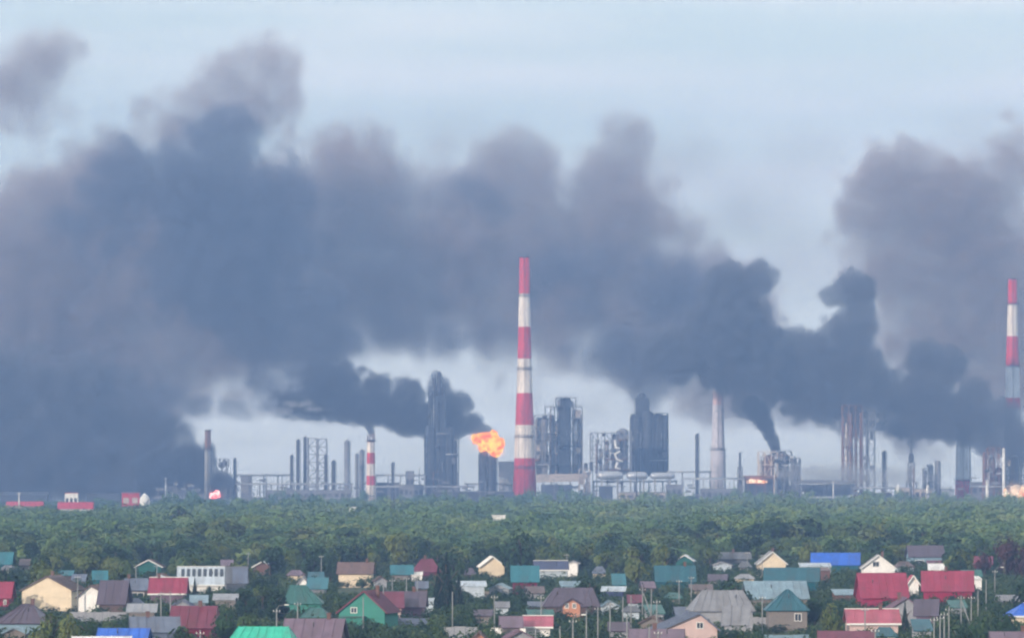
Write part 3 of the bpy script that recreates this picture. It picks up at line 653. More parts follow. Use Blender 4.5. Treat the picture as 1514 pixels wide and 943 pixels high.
H('S', 998, 1032, 897, 908, "lgrey", "slate", "low slate roof left of the biggest grey roof", 6)
H('S', 928, 1012, 930, 946, "beige", "purple", "faded mauve roof at the bottom edge right of centre", 8)
H('G', 1119, 1165, 815, 834, "cream", "lgrey", "far cream gable house with pale roof right of centre", 8, trim=True, eave=3.0)
H('S', 1198, 1272, 817, 835, "dkteal", "blue", "bright blue roof far back at the right", 9)
H('L', 1183, 1230, 832, 837, "bluewhite", "bluewhite", "pale strip roof in front of the bright blue far roof", 5, over=.2)
H('S', 1128, 1212, 839, 860, "dkteal", "dkteal", "wide dark turquoise roof behind the light blue one", 9)
H('L', 1210, 1228, 839, 843, "brick", "brick", "brick annex at the right end of the dark turquoise roof", 7, eave=3.8, over=.1)
H('S', 1104, 1198, 859, 885, "beige", "ltblue", "wide light blue roof behind the turquoise pyramid roof", 10)
H('H', 1132, 1198, 872, 902, "beige", "dkteal", "turquoise pyramid roof over a beige wall with a white window", 10, ridge=1164, ridge2=1169, win=[(1180, 917, 9, 10)], eave=3.0)
H('G', 1272, 1326, 820, 840, "white", "lgrey", "bright white gable with one attic window", 9, trim=True, win=[(1295, 837, 9, 7)], eave=3.0)
H('S', 1343, 1398, 806, 823, "ltblue", "dkpurple", "blue grey house with black purple roof at the right back", 9, win=[(1360, 834, 12, 6)], eave=3.6)
H('L', 1372, 1397, 833, 842, "white", "white", "small white gable roof below the black purple roof", 5)
H('S', 1272, 1346, 847, 884, "red", "red", "left half of the long crimson roof, with vertical sheets", 10, sep=True)
H('S', 1362, 1441, 844, 874, "red", "red", "right half of the long crimson roof beside the white wall", 10, sep=True)
H('G', 1339, 1362, 850, 866, "white", "pink", "small white dormer gable between the crimson roofs", 5, trim=True)
H('L', 1440, 1452, 852, 856, "white", "white", "narrow white annex at the right end of the crimson roofs", 6, over=.05, eave=3.2)
H('G', 1306, 1373, 883, 905, "lgrey", "purple", "pale grey gable house under the crimson roofs", 10, ridge=1340, eave=3.0)
H('S', 1350, 1388, 886, 910, "purple", "dkpurple", "dark mauve roof behind the pale grey gable", 9)
H('S', 1252, 1333, 901, 921, "pinkwall", "pink", "raspberry roof with white pink wall at lower right", 9, trim=True)
H('S', 1208, 1294, 933, 950, "beige", "dkred", "raspberry roof at the bottom edge right", 8)
H('H', 1496, 1560, 892, 910, "cream", "blue", "cream house with vivid blue roof at the right edge", 9, ridge=1520, ridge2=1540, trim=True, eave=3.0)
H('S', 1464, 1540, 934, 950, "beige", "purple", "dusky pink roof in the lower right corner", 8)
H('S', 1436, 1468, 822, 834, "dkred", "dkred", "small dark red roof left of the copper leaved tree", 6)
H('S', 1424, 1454, 842, 852, "beige", "dkgreen", "small grey green roof behind the right crimson roof", 6)
H('G', 997, 1027, 820, 829, "dkgreen", "bluewhite", "far white arched roof edge right of centre", 7, trim=True)
H('S', 968, 1030, 836, 860, "dkteal", "dkteal", "dark turquoise roof below the far white arched roof", 8)
H('S', -14, 18, 816, 834, "dkteal", "teal", "turquoise roof far back at the left edge", 7)
H('S', 82, 108, 843, 850, "brown", "teal", "small turquoise roof behind the large cream house", 6)
H('L', 905, 926, 848, 864, "teal", "teal", "small turquoise shed behind the navy walled shed", 5)
H('S', 1060, 1112, 816, 826, "dkgrey", "dkgrey", "dark roof among far trees right of centre", 7)
# blue barrel tank
d = 900; s = d / F; t = empty("water_barrel", ((910 - 757) * s, d, 0), "blue water barrel tank on a dark stand at bottom centre", "water tank"); z = HC + (HOR - 929) * s
mb = MB(); mb.lathe(0, 0, [(z - 2.2, .68), (z - .15, .7), (z, .5)], 20); mb.build("barrel", WM["slate"], t); mb = MB(); mb.lathe(0, 0, [(z + .001, .74), (z + .12, .74)], 20); mb.build("lid", WM["ltblue"], t)
mb = MB()
for a in (-.6, .6):
    for b in (-.6, .6): mb.box(a - .06, a + .06, b - .06, b + .06, 0, z - 2.2)
mb.build("stand", M("dark_steel"), t)

# ------------------------------------------------------------------ utility poles
PW = mat("pole_concrete", (.23, .24, .245), .9, var=.15)
def pole(px, top, label, h=6.6, lamp=False, stay=False):
    d = F * (HC - h) / (top - HOR); s = d / F
    t = empty("utility_pole", ((px - 757) * s, d, 0), label, "utility pole", "utility poles in the village")
    mb = MB(); mb.tube([(0, 0, 0), (0, 0, h)], [.12, .075], 8); mb.build("post", PW, t)
    if int(px) % 3 == 0: return Vector(((px - 757) * s, d, h - .2))
    mb = MB(); mb.box(-.42, .42, -.13, -.08, h - .42, h - .35); mb.build("crossarm", PW, t)
    for x in (-.38, 0.02, .38):
        mb = MB(); mb.lathe(x, -.13, [(h - .358, .04), (h - .26, .06), (h - .18, .03)], 6); mb.build("insulator", TRIM, t)
    if stay: mb = MB(); mb.tube([(0.1, 0, h - .8), (2.2, 0, 0)], [.09, .11], 6); mb.build("stay_post", PW, t)
    if lamp:
        mb = MB(); mb.tube([(0, 0, h - .1), (.3, 0, h + .35), (1.1, 0, h + .45)], [.04] * 3, 6); mb.build("lamp_arm", PW, t); mb = MB(); mb.box(.95, 1.5, -.1, .1, h + .40, h + .52); mb.build("lamp_head", TRIM, t)
    return Vector(((px - 757) * s, d, h - .2))
PL = [(115, 850, "pole behind the gap between cream and white gables"), (201, 834, "pole under the far white edged gable, left"), (232, 834, "pole under the far white edged gable, right"), (367, 816, "tall pole left of the framed brick house"),
 (475, 820, "pole standing before the woods left of the cream walled house"), (567, 864, "pole behind the dark red gable roof, first of four"), (580, 855, "pole behind the dark purple roof, second of four"), (601, 852, "pole behind the dark purple roof, third of four"), (617, 851, "pole behind the dark purple roof, fourth of four"),
 (669, 874, "pole in front of the tall dark spruce"), (731, 879, "pole right of the whitish shed"), (800, 880, "pole left of the dark hipped roof"), (816, 814, "pole above the navy roof"), (867, 902, "pole just right of the orange gabled porch"), (884, 896, "second pole right of the orange gabled porch"),
 (902, 889, "tall pole in front of the navy walled shed"), (921, 882, "pole at the right corner of the navy shed"), (933, 880, "short pole right of the navy shed"), (950, 868, "leaning pole beside the garden trees"), (963, 870, "pole right of the leaning one"), (971, 886, "lower pole between garden trees"), (927, 911, "pole near the bottom edge right of the barrel"),
 (960, 925, "pole rising from the faded mauve roof"), (973, 931, "bright pole end at the faded mauve roof"), (1022, 851, "pole right of the dark turquoise roof"), (1004, 856, "pole below the dark turquoise roof"), (1127, 880, "pole left of the turquoise pyramid roof"), (1279, 897, "pole in front of the raspberry roof"), (1294, 928, "pole at the right end of the lowest raspberry roof"),
 (1421, 880, "pole right of the crimson roofs, first of three"), (1436, 880, "pole right of the crimson roofs, second of three"), (1446, 868, "pole right of the crimson roofs, third of three"), (1471, 842, "tall pole left of the dark trees at the right edge"), (1458, 856, "pole by the narrow white annex"),
 (1381, 912, "lowest pole of the slanting row at lower right"), (1390, 909, "second pole of the slanting row at lower right"), (1396, 904, "third pole of the slanting row at lower right"), (1403, 897, "highest pole of the slanting row at lower right"), (409, 899, "pole behind the vivid green roof"), (440, 889, "pole below the dark green hipped roof"),
 (847, 914, "pole below the orange porch"), (828, 925, "pole by the salmon roof, left"), (792, 928, "pole below the salmon roof"), (252, 873, "pole left of the dark red roof, right one"), (238, 874, "pole left of the dark red roof, left one"), (296, 931, "pole at the bottom edge left of the green roof"), (12, 838, "pole at the far left edge"),
 (537, 882, "white capped pole before the mint green gable"), (1105, 815, "pole in front of the woods right of centre"), (1127, 819, "pole before the far cream gable"), (838, 818, "second pole above the navy roof")]
heads = {}
for px, top, lb in PL: heads[px] = pole(px, top, lb, lamp=px in (409, 1471, 847), stay=px in (1421, 950))
# ------------------------------------------------------------------ wires
def wire(a, b, label):
    a, b = heads[a], heads[b]; P = []
    for i in range(9): f = i / 8; P.append(a.lerp(b, f) - Vector((0, 0, 4 * f * (1 - f) * min(1.2, (b - a).length * .02))))
    mb = MB(); mb.tube(P, [.03] * 9, 4); tag(mb.build("wire", M("dark_steel")), label, "wire", "wires between utility poles")
for a, b, lb in [(1381, 1390, "wire between the two lowest poles of the slanting row"), (1390, 1396, "wire from second to third pole of the slanting row"), (1396, 1403, "wire at the top of the slanting row"), (1403, 1421, "wire from the slanting row to the crimson roof poles"),
                 (1421, 1436, "wire between the first two poles beside the crimson roofs"), (867, 884, "wire between the two poles right of the orange porch"), (580, 601, "wire above the dark purple roof"), (902, 921, "wire across the navy walled shed"), (1436, 1446, "wire between the last two poles beside the crimson roofs"), (567, 580, "wire above the dark red roof"), (601, 617, "wire between third and fourth pole behind the purple roof"), (238, 252, "wire in front of the red roof at left"),
                 (950, 963, "wire between the leaning pole and its neighbour"), (933, 950, "wire over the garden trees at centre"), (201, 232, "wire below the far white edged gable"), (409, 440, "wire below the dark green hipped roof"), (792, 828, "wire before the salmon roof"), (828, 847, "wire right of the salmon roof"), (1004, 1022, "wire below the dark turquoise roof")]: wire(a, b, lb)

# ------------------------------------------------------------------ fences
def fence(x0, x1, top, label, col, board=1.2, h=1.8):
    d = F * (HC - h) / (top - HOR); s = d / F; L = (x1 - x0) * s; n = max(3, int(L / board))
    t = empty("fence", ((x0 - 757) * s, d, 0), label, "fence"); q = random.Random(int(x0)); w = L / n
    mesh = None
    for i in range(n):
        if mesh is None:
            mb = MB(); mb.box(0, w * .96, 0, .05, .12, h); 
            for r in range(4): mb.box(w * (.1 + .24 * r), w * (.16 + .24 * r), -.03, 0.001, .14, h - .02)
            o = mb.build("panel", WM[col], t, (0, 0, 0)); mesh = o.data
        else: o = link("panel", mesh, t)
        o.location = (i * w, q.uniform(0, .03), q.uniform(-.06, .06))
    mb = MB()
    for i in range(n + 1): mb.box(i * w - .05, i * w + .05, .06, .15, 0, h + .05)
    mb.build("fence_posts", M("grey_steel"), t)
    RECTS.append((x0, x1, top, top + 5, d))
for a in [(103, 188, 904, "pale grey sheet fence below the two gable houses", "lgrey"), (572, 634, 913, "bluish grey fence right of the mint green house", "slate"), (655, 706, 926, "whitish fence left of the small orange gable", "lgrey"), (724, 812, 927, "white fence under the salmon pink roof", "white"),
          (1130, 1200, 938, "light blue fence below the turquoise pyramid house", "ltblue"), (1254, 1325, 924, "pinkish fence below the raspberry roof", "pinkwall"), (1098, 1134, 912, "pale fence right of the grey lean-to", "lgrey"), (690, 735, 873, "mottled fence below the whitish shed", "beige")]:
    fence(*a)
# ------------------------------------------------------------------ fires
def fire_mat(name, strength, scale, cols):
    m = bpy.data.materials.new(name); m.use_nodes = True; nt = m.node_tree
    for n in list(nt.nodes): nt.nodes.remove(n)
    out = nt.nodes.new("ShaderNodeOutputMaterial"); e = nt.nodes.new("ShaderNodeEmission")
    t = nt.nodes.new("ShaderNodeTexCoord"); n = nt.nodes.new("ShaderNodeTexNoise"); n.inputs["Scale"].default_value = scale; n.inputs["Detail"].default_value = 4; n.inputs["Distortion"].default_value = .6
    r = nt.nodes.new("ShaderNodeValToRGB"); r.color_ramp.elements[0].position = .34; r.color_ramp.elements[1].position = .56
    r.color_ramp.elements[0].color = cols[0] + (1,); r.color_ramp.elements[1].color = cols[2] + (1,)
    k = r.color_ramp.elements.new(.44); k.color = cols[1] + (1,)
    nt.links.new(t.outputs["Object"], n.inputs["Vector"]); nt.links.new(n.outputs["Fac"], r.inputs["Fac"]); nt.links.new(r.outputs["Color"], e.inputs["Color"])
    e.inputs["Strength"].default_value = strength; nt.links.new(e.outputs["Emission"], out.inputs["Surface"])
    return m
import bmesh
from mathutils import noise as mnoise
def flame(name, label, blobs, d, material, rough=.35, nsc=.35, seed=0):
    s = d / F; px0 = sum(b[0] for b in blobs) / len(blobs); bm = bmesh.new()
    for b in blobs:
        r = bmesh.ops.create_icosphere(bm, subdivisions=3, radius=1.0)
        c = W(b[0], b[1], d + (b[4] if len(b) > 4 else 0)); rx, rz = b[2] * s, b[3] * s
        for v in r["verts"]:
            n_ = v.co.copy(); q_ = n_ * 1.6 + Vector((b[0] + seed, b[1], 0)); k = 1 + rough * mnoise.noise(q_) + rough * .6 * mnoise.noise(q_ * 2.7)
            if n_.z > 0: k *= 1 + .25 * n_.z * abs(mnoise.noise(q_ * 1.9))
            v.co = Vector((n_.x * rx * k, n_.y * (rx + rz) / 2 * k, n_.z * rz * k)) + c - Vector(((px0 - 757) * s, d, 0))
    me = bpy.data.meshes.new(name); bm.to_mesh(me); bm.free(); me.materials.append(material)
    for p in me.polygons: p.use_smooth = True
    o = link(name, me, None, ((px0 - 757) * s, d, 0)); return tag(o, label, "fire")
FM = fire_mat("flame", 1.7, .20, ((.70, .02, .0), (1.0, .16, .0), (1.0, .50, .05)))
FM2 = fire_mat("pink_flame", 2.0, .35, ((.9, .02, .03), (1.0, .06, .06), (1.0, .6, .5)))
FM3 = fire_mat("low_flame", 1.2, .4, ((.8, .15, .03), (1.0, .45, .15), (1.0, .8, .5)))
flame("fireball", "bright orange fireball bursting from the dark column's top", [(716, 655, 11, 11), (731, 655, 10, 13, -2), (706, 650, 8, 6), (737, 662, 7, 8), (733, 669, 8, 6, -3), (722, 645, 9, 6), (724, 660, 8, 8, -4), (712, 643, 8, 4), (702, 645, 5, 3), (742, 655, 4, 7), (730, 641, 5, 5)], 4490, FM, rough=.4)
flame("ground_fire", "small pinkish fire at the foot of the concrete chimney", [(318, 732, 7.5, 4.6), (315, 734, 6, 3.6), (321, 729, 4, 5)], 4380, FM2)
flame("furnace_fire", "orange fire glowing inside the furnace slot", [(1112, 711, 7, 3), (1120, 711.5, 8, 2.6), (1130, 712, 5, 2), (1105, 712, 4, 2.5)], 4484, FM3)
flame("ground_fire", "pale yellow fire between the two cream tanks at the right edge", [(1489, 733, 5, 5), (1495, 737, 5, 4), (1509, 733, 6, 7), (1486, 727, 2.5, 6), (1513, 724, 4, 5), (1500, 739, 9, 3)], 4365, FM3)
# ------------------------------------------------------------------ foliage
def leaf_mat(name, cols, rnd=True, attr=False):
    m = bpy.data.materials.new(name); m.use_nodes = True; nt = m.node_tree; b = nt.nodes["Principled BSDF"]
    b.inputs["Roughness"].default_value = .75; b.inputs["Specular IOR Level"].default_value = .15
    r = nt.nodes.new("ShaderNodeValToRGB"); r.color_ramp.interpolation = 'LINEAR'
    el = r.color_ramp.elements; el[0].position = 0; el[1].position = 1; el[0].color = cols[0] + (1,); el[1].color = cols[-1] + (1,)
    for i, c in enumerate(cols[1:-1]): e = el.new((i + 1) / (len(cols) - 1)); e.color = c + (1,)
    a = nt.nodes.new("ShaderNodeAttribute"); a.attribute_name = "tone"
    if attr: nt.links.new(a.outputs["Fac"], r.inputs["Fac"])
    else:
        oi = nt.nodes.new("ShaderNodeObjectInfo"); ad = nt.nodes.new("ShaderNodeMath"); ad.operation = 'MULTIPLY_ADD'
        sb = nt.nodes.new("ShaderNodeMath"); sb.operation = 'SUBTRACT'; nt.links.new(a.outputs["Fac"], sb.inputs[0]); sb.inputs[1].default_value = .5
        nt.links.new(sb.outputs[0], ad.inputs[0]); ad.inputs[1].default_value = .5; nt.links.new(oi.outputs["Random"], ad.inputs[2]); nt.links.new(ad.outputs[0], r.inputs["Fac"])
    nt.links.new(r.outputs["Color"], b.inputs["Base Color"])
    tr = nt.nodes.new("ShaderNodeBsdfTranslucent"); nt.links.new(r.outputs["Color"], tr.inputs["Color"])
    ms = nt.nodes.new("ShaderNodeMixShader"); ms.inputs[0].default_value = .25
    nt.links.new(b.outputs[0], ms.inputs[1]); nt.links.new(tr.outputs[0], ms.inputs[2]); nt.links.new(ms.outputs[0], nt.nodes["Material Output"].inputs["Surface"])
    return m
LEAF = leaf_mat("garden_leaves", [(.016, .042, .024), (.036, .080, .034), (.080, .125, .042), (.15, .18, .060)])
SPRUCE = leaf_mat("spruce_needles", [(.010, .028, .022), (.022, .044, .030)])
COPPER = leaf_mat("copper_leaves", [(.045, .022, .030), (.075, .035, .040)])
WOODS = leaf_mat("wood_leaves", [(.032, .080, .042), (.075, .150, .062), (.145, .225, .075), (.235, .285, .11)], attr=True)
UNDER = leaf_mat('garden_bushes', [(.014, .038, .024), (.030, .068, .034), (.060, .100, .042), (.115, .145, .060)], attr=True)
BARK = mat("bark", (.10, .08, .06), .95, var=.3, scale=2.0)
npr = np.random.RandomState(5)
def crown_pts(kind, n, rs):
    """leaf centres and sizes for a unit crown (radius 1, height 2, base at 0)"""
    if kind == 'cone':
        z = rs.rand(n) ** 1.3; a = rs.rand(n) * 2 * np.pi; tier = .12 * ((z * 7) % 1.0)
        r = (1 - z) * (.85 + tier) * (.55 + .45 * rs.rand(n) ** .4) + .02
        return np.stack([r * np.cos(a), r * np.sin(a), z * 2], 1)
    k = 11 if kind == 'round' else 8
    cc = rs.randn(k, 3); cc /= np.linalg.norm(cc, axis=1)[:, None]; cc *= (.35 + .45 * rs.rand(k))[:, None]
    cr = .28 + .26 * rs.rand(k)
    if kind == 'tall': cc[:, :2] *= .7
    i = rs.randint(0, k, n); u = rs.randn(n, 3); u /= np.linalg.norm(u, axis=1)[:, None]
    p = cc[i] + u * (cr[i] * (.6 + .4 * rs.rand(n) ** .5))[:, None]
    p[:, 2] = p[:, 2] * .95 + 1.0
    return p
def leaf_quads(p, size, rs):
    n = len(p); a = rs.randn(n, 3); c = p - np.array([0, 0, .9]); c /= (np.linalg.norm(c, axis=1)[:, None] + 1e-6)
    nrm = a * .34 + c; nrm /= np.linalg.norm(nrm, axis=1)[:, None]
    t = np.cross(nrm, rs.randn(n, 3)); t /= np.linalg.norm(t, axis=1)[:, None]; b = np.cross(nrm, t)
    s1 = size * (.6 + .8 * rs.rand(n))[:, None]; s2 = s1 * .7
    return np.stack([p - t * s1, p - b * s2, p + t * s1, p + b * s2], 1)     # n,4,3
def quads_mesh(name, Q, tone, material):
    n = len(Q); me = bpy.data.meshes.new(name); me.vertices.add(n * 4); me.vertices.foreach_set("co", Q.reshape(-1).astype(np.float32))
    me.loops.add(n * 4); me.loops.foreach_set("vertex_index", np.arange(n * 4, dtype=np.int32)); me.polygons.add(n)
    me.polygons.foreach_set("loop_start", np.arange(0, n * 4, 4, dtype=np.int32)); me.polygons.foreach_set("loop_total", np.full(n, 4, np.int32))
    at = me.attributes.new("tone", 'FLOAT', 'FACE'); at.data.foreach_set("value", tone.astype(np.float32))
    me.materials.append(material); me.update(); me.validate(); return me
def clump_tone(p, rs):
    k = rs.randn(6, 3) * .6; k[:, 2] += 1; d = np.linalg.norm(p[:, None] - k[None], axis=2).argmin(1); return np.clip(rs.rand(6)[d] * .7 + rs.rand(len(p)) * .3, 0, 1)
TEMPL = {}
for kind, cnt, ns in (('round', 6, 900), ('tall', 4, 800), ('cone', 3, 1100)):
    TEMPL[kind] = []
    for i in range(cnt):
        rs = np.random.RandomState(100 + i + ns); p = crown_pts(kind, ns, rs)
        TEMPL[kind].append((leaf_quads(p, .10 if kind != 'cone' else .085, rs), clump_tone(p, rs)))
CM = {}
for kind in TEMPL:
    for i, (Q, tn) in enumerate(TEMPL[kind]):
        for mn, mm in (("leaf", LEAF), ("copper", COPPER), ("spruce", SPRUCE)):
            if (kind == 'cone') == (mn == "spruce"): CM[(kind, i, mn)] = quads_mesh("crown", Q, tn, mm)
mb = MB(); mb.tube([(0, 0, 0), (.02, 0, .5), (-.01, .01, 1.0)], [.055, .04, .015], 7); 
for a in range(5): mb.tube([(0, 0, .45 + .08 * a), (.25 * math.cos(a * 2.4), .25 * math.sin(a * 2.4), .75 + .06 * a)], [.022, .008], 5)
_t = mb.build("trunk", BARK); TRUNK = _t.data; bpy.data.objects.remove(_t)
trees = []
def tree(x, d, h, w, kind, mn, label, group=None, i=None, name=None):
    q = random.Random(int(x * 13 + d * 7)); i = q.randrange(len(TEMPL[kind])) if i is None else i
    t = empty(name or {"cone": "spruce_tree"}.get(kind, "garden_tree"), (x, d, 0), label, "tree", group, q.uniform(0, 6.28))
    cb = h * (.10 if kind != 'cone' else .05)
    c = link("crown", CM[(kind, i, mn)], t, (0, 0, cb)); c.scale = (w / 2, w / 2, (h - cb) / 2.0)
    k = link("trunk", TRUNK, t); k.scale = (h * .8, h * .8, h * .8)
    trees.append(t); return t
def tree_px(px, top, base, wpx, kind, mn, label, name=None):
    d = gd(base); s = d / F; tree((px - 757) * s, d, HC + (HOR - top) * s, wpx * s, kind, mn, label, None, None, name)
    RECTS.append((px - wpx / 2, px + wpx / 2, top, base - 12, d))
for a in [(660, 816, 905, 34, 'cone', "spruce", "tall dark spruce left of the whitish shed"), (648, 838, 905, 26, 'cone', "spruce", "shorter spruce leaning on the tall one's left"), (678, 850, 905, 24, 'cone', "spruce", "small spruce right of the tall dark spruce"),
          (288, 853, 890, 13, 'cone', "spruce", "narrow small spruce before the long pale roof"), (1338, 890, 945, 18, 'cone', "spruce", "slim dark spruce in front of the pale grey gable"), (308, 862, 893, 12, 'round', "leaf", "small bush like tree before the white wall"),
          (1486, 789, 858, 52, 'round', "copper", "large copper leaved tree at the right back"), (1512, 800, 862, 44, 'round', "copper", "copper leaved tree cut by the right edge"), (1455, 812, 862, 26, 'round', "copper", "small copper tree left of the large one"),
          (364, 868, 918, 44, 'round', "leaf", "round dark tree above the vivid green roof, left"), (412, 872, 925, 44, 'round', "leaf", "round dark tree above the vivid green roof, right"), (388, 862, 905, 36, 'round', "leaf", "round tree between and behind the two dark ones"),
          (75, 896, 968, 46, 'tall', "leaf", "light olive tree in front of the large cream house"), (100, 905, 972, 40, 'round', "leaf", "olive bush tree below the large cream house"), (128, 912, 968, 44, 'round', "leaf", "olive tree left of the bright blue roof"), (55, 925, 985, 40, 'round', "leaf", "low olive tree at the bottom left"),
          (165, 908, 955, 36, 'round', "leaf", "dark round tree above the bright blue roof"), (268, 920, 975, 50, 'round', "leaf", "dark tree in front of the slate roof"), (335, 896, 960, 46, 'round', "leaf", "pale brownish tree left of the vivid green roof"), (365, 898, 962, 40, 'round', "leaf", "pale brownish tree behind the vivid green roof"),
          (1205, 875, 930, 40, 'tall', "leaf", "dark tree right of the turquoise pyramid roof"), (1228, 884, 950, 40, 'round', "leaf", "tree with yellowish leaves right of the pyramid roof"), (1445, 905, 975, 52, 'round', "leaf", "big olive tree at lower right"), (1490, 900, 965, 46, 'round', "leaf", "olive tree left of the vivid blue roof"), (1420, 918, 985, 40, 'round', "leaf", "tree below the slanting row of poles"),
          (265, 741, 800, 60, 'round', "spruce2", "large dark rounded tree left in the woods"), (590, 778, 850, 60, 'round', "spruce2", "large dark rounded tree in the woods left of centre"), (1195, 792, 850, 34, 'round', "spruce2", "dark tree behind the bright blue far roof"), (770, 780, 860, 60, 'round', "leaf", "wide tree in the woods at centre"), (400, 800, 860, 50, 'round', "leaf", "wide dark tree behind the framed brick house"),
          (980, 800, 862, 44, 'round', "leaf", "dark tree left of the far white arched roof"), (940, 800, 870, 50, 'round', "leaf", "broad tree behind the garden poles"), (1015, 700, 0, 0, None, None, None)]:
    if a[4] is None: continue
    mn = a[5]
    if mn == "spruce2": a = a[:5] + ("leaf",) + a[6:]
    tree_px(*a[:5], a[5], a[6])

# smaller roofs tucked between the listed houses
qf = random.Random(404); FILL = 0; SEEN = set(); FLB = set()
for _ in range(4000):
    if FILL >= 42: break
    yr = qf.uniform(826, 934); wd = qf.uniform(20, 40) * (yr - HOR) / 190; px = qf.uniform(5, 1510); dh = qf.uniform(6, 13) * (yr - HOR) / 180
    if any(min(px + wd / 2, b) - max(px - wd / 2, a) > wd * .25 and min(yr + dh, d1) - max(yr, c) > 2 for a, b, c, d1, _d in RECTS): continue
    if any(abs(px - a) < (wd + b) * .5 and abs(yr - c) < 15 for a, b, c in SEEN): continue
    col, cn = qf.choice([("slate", "slate"), ("dkpurple", "dark purple"), ("dkgrey", "dark grey"), ("brown", "brown"), ("dkteal", "dark turquoise"), ("lgrey", "light grey"), ("purple", "mauve"), ("dkred", "dark red"), ("ltblue", "light blue"), ("grey", "grey"), ("dkgreen", "dark green")])
    wl = qf.choice(["beige", "lgrey", "brown", "woody", "bluewhite", "cream", "brick"]); kd = qf.choice("SSHGL")
    near = min((h_ for h_ in HOUSES if len(h_[4].split()) < 12), key=lambda r: abs(r[0] - px) + abs(r[1] - yr)); rel = "left of" if px < near[0] else "right of"
    if abs(px - near[0]) < 14: rel = "behind" if yr < near[1] else "in front of"
    lb = "small %s roof %s the %s" % (cn, rel, near[4])
    if lb in FLB or len(lb.split()) > 16: continue
    SEEN.add((px, wd, yr)); FLB.add(lb); FILL += 1
    kw = dict(ridge=px - wd * .2, ridge2=px + wd * .2) if kd == 'H' else {}
    n0 = len(HOUSES); house(kd, px - wd / 2, px + wd / 2, yr, yr + dh, wl, col, lb, qf.uniform(5, 7.5), eave=2.4, over=.25, **kw)
    RECTS[-1] = RECTS[-1][:2] + (RECTS[-1][2], RECTS[-1][3] - 4, RECTS[-1][4])
print("filler roofs", FILL)
# garden trees scattered where they hide no house
q = random.Random(21); ND = []
def spot_ok(px, top, wpx, d, tol=.22):
    n = 0
    for (x0, x1, y0, y1, dd) in RECTS:
        if dd > d - 4:
            ox = min(x1, px + wpx / 2) - max(x0, px - wpx / 2); oy = y1 - max(y0, top)
            if ox > max(1, tol * wpx) and oy > 4: return False
        elif dd > d - 14 and x0 - 2 < px < x1 + 2: return False
    return True
placed = 0
KN = {'round': 'broad leaved garden tree', 'tall': 'upright garden tree', 'cone': 'young spruce'}
USED = set()
def tree_label(px, top, d, h, kind, where=""):
    size = "small" if h < 4.6 else "medium" if h < 6.4 else "tall"
    kn = {'round': ("broad tree", "bushy tree", "round crowned tree"), 'tall': ("upright tree", "slender tree"), 'cone': ("spruce", "pointed spruce")}[kind]
    for (cx, yr, w, hd, lb) in sorted(HOUSES, key=lambda r: abs(r[0] - px) + abs(r[1] - top) * .8 + abs(r[3] - d) * .15)[:26]:
        rel = "in front of" if abs(px - cx) < w * F / hd / 2 and d < hd else "behind" if abs(px - cx) < w * F / hd / 2 else "left of" if px < cx else "right of"
        ws = lb.split()
        for k_ in kn:
            l = "%s %s %s the %s" % (size, k_, rel, " ".join(ws))
            if len(l.split()) > 16: continue
            if l not in USED: USED.add(l); return l, None
    l = "%s %s growing among the village houses and gardens" % (size, kn[0]); return l, "%s %s group in the gardens" % (size, kn[0])
cand = sorted([(math.exp(q.uniform(math.log(790), math.log(1650))), q.uniform(-30, 1544), q.uniform(3.4, 8.0), q.random()) for _ in range(16000)], key=lambda c: -c[2] * (.7 + .6 * c[3]))
for d, px, h, u in cand:
    if placed >= 270: break
    s = d / F; x = (px - 757) * s; kind = 'cone' if u < .12 else 'tall' if u < .4 else 'round'; w = h * (.85 if kind == 'round' else .62 if kind == 'tall' else .45) * q.uniform(.85, 1.2)
    top = HOR + (HC - h) / s; wpx = w / s
    if any((x - a) ** 2 + (d - b) ** 2 < (2.0 + .3 * w) ** 2 for a, b in ND): continue
    if not spot_ok(px, top, wpx * .8, d): continue
    ND.append((x, d)); placed += 1
    tree(x, d, h, w, kind, "spruce" if kind == 'cone' else "leaf", *tree_label(px, top, d, h, kind))
print("garden trees", placed)

# undergrowth of the gardens: one mass
def mass(name, label, items, tmpl, leaves, size, material, cat):
    """items: (x, y, z0, w, h, tone)"""
    Qs, Ts = [], []; rs = np.random.RandomState(9)
    for (x, y, z0, w, h, tn) in items:
        Q, t0 = tmpl[rs.randint(len(tmpl))]; a = rs.rand() * 6.28; R_ = np.array([[math.cos(a), -math.sin(a), 0], [math.sin(a), math.cos(a), 0], [0, 0, 1]])
        Qs.append((Q @ R_.T) * np.array([w / 2, w / 2, h / 2]) + np.array([x, y, z0])); Ts.append(np.clip(tn + (t0 - .5) * .55, 0, 1))
    me = quads_mesh(name, np.concatenate(Qs), np.concatenate(Ts), material); o = link(name, me); return tag(o, label, cat, None, "stuff")
def lite(n, size, cnt, base=50):
    L = []
    for i in range(cnt):
        rs = np.random.RandomState(base + i); p = crown_pts('round', n, rs); p = p[p[:, 2] > .35]; L.append((leaf_quads(p, size, rs), clump_tone(p, rs)))
    return L
low = []
for _ in range(10000):
    d = math.exp(q.uniform(math.log(780), math.log(1650))); px = q.uniform(-250, 1764); s = d / F; h = q.uniform(1.0, 4.6); top = HOR + (HC - h) / s; w = q.uniform(2.0, 4.5)
    if not spot_ok(px, top + 3, w / s * .8, d, .4): continue
    low.append(((px - 757) * s, d, -.2, w, h, q.uniform(.1, .8)))
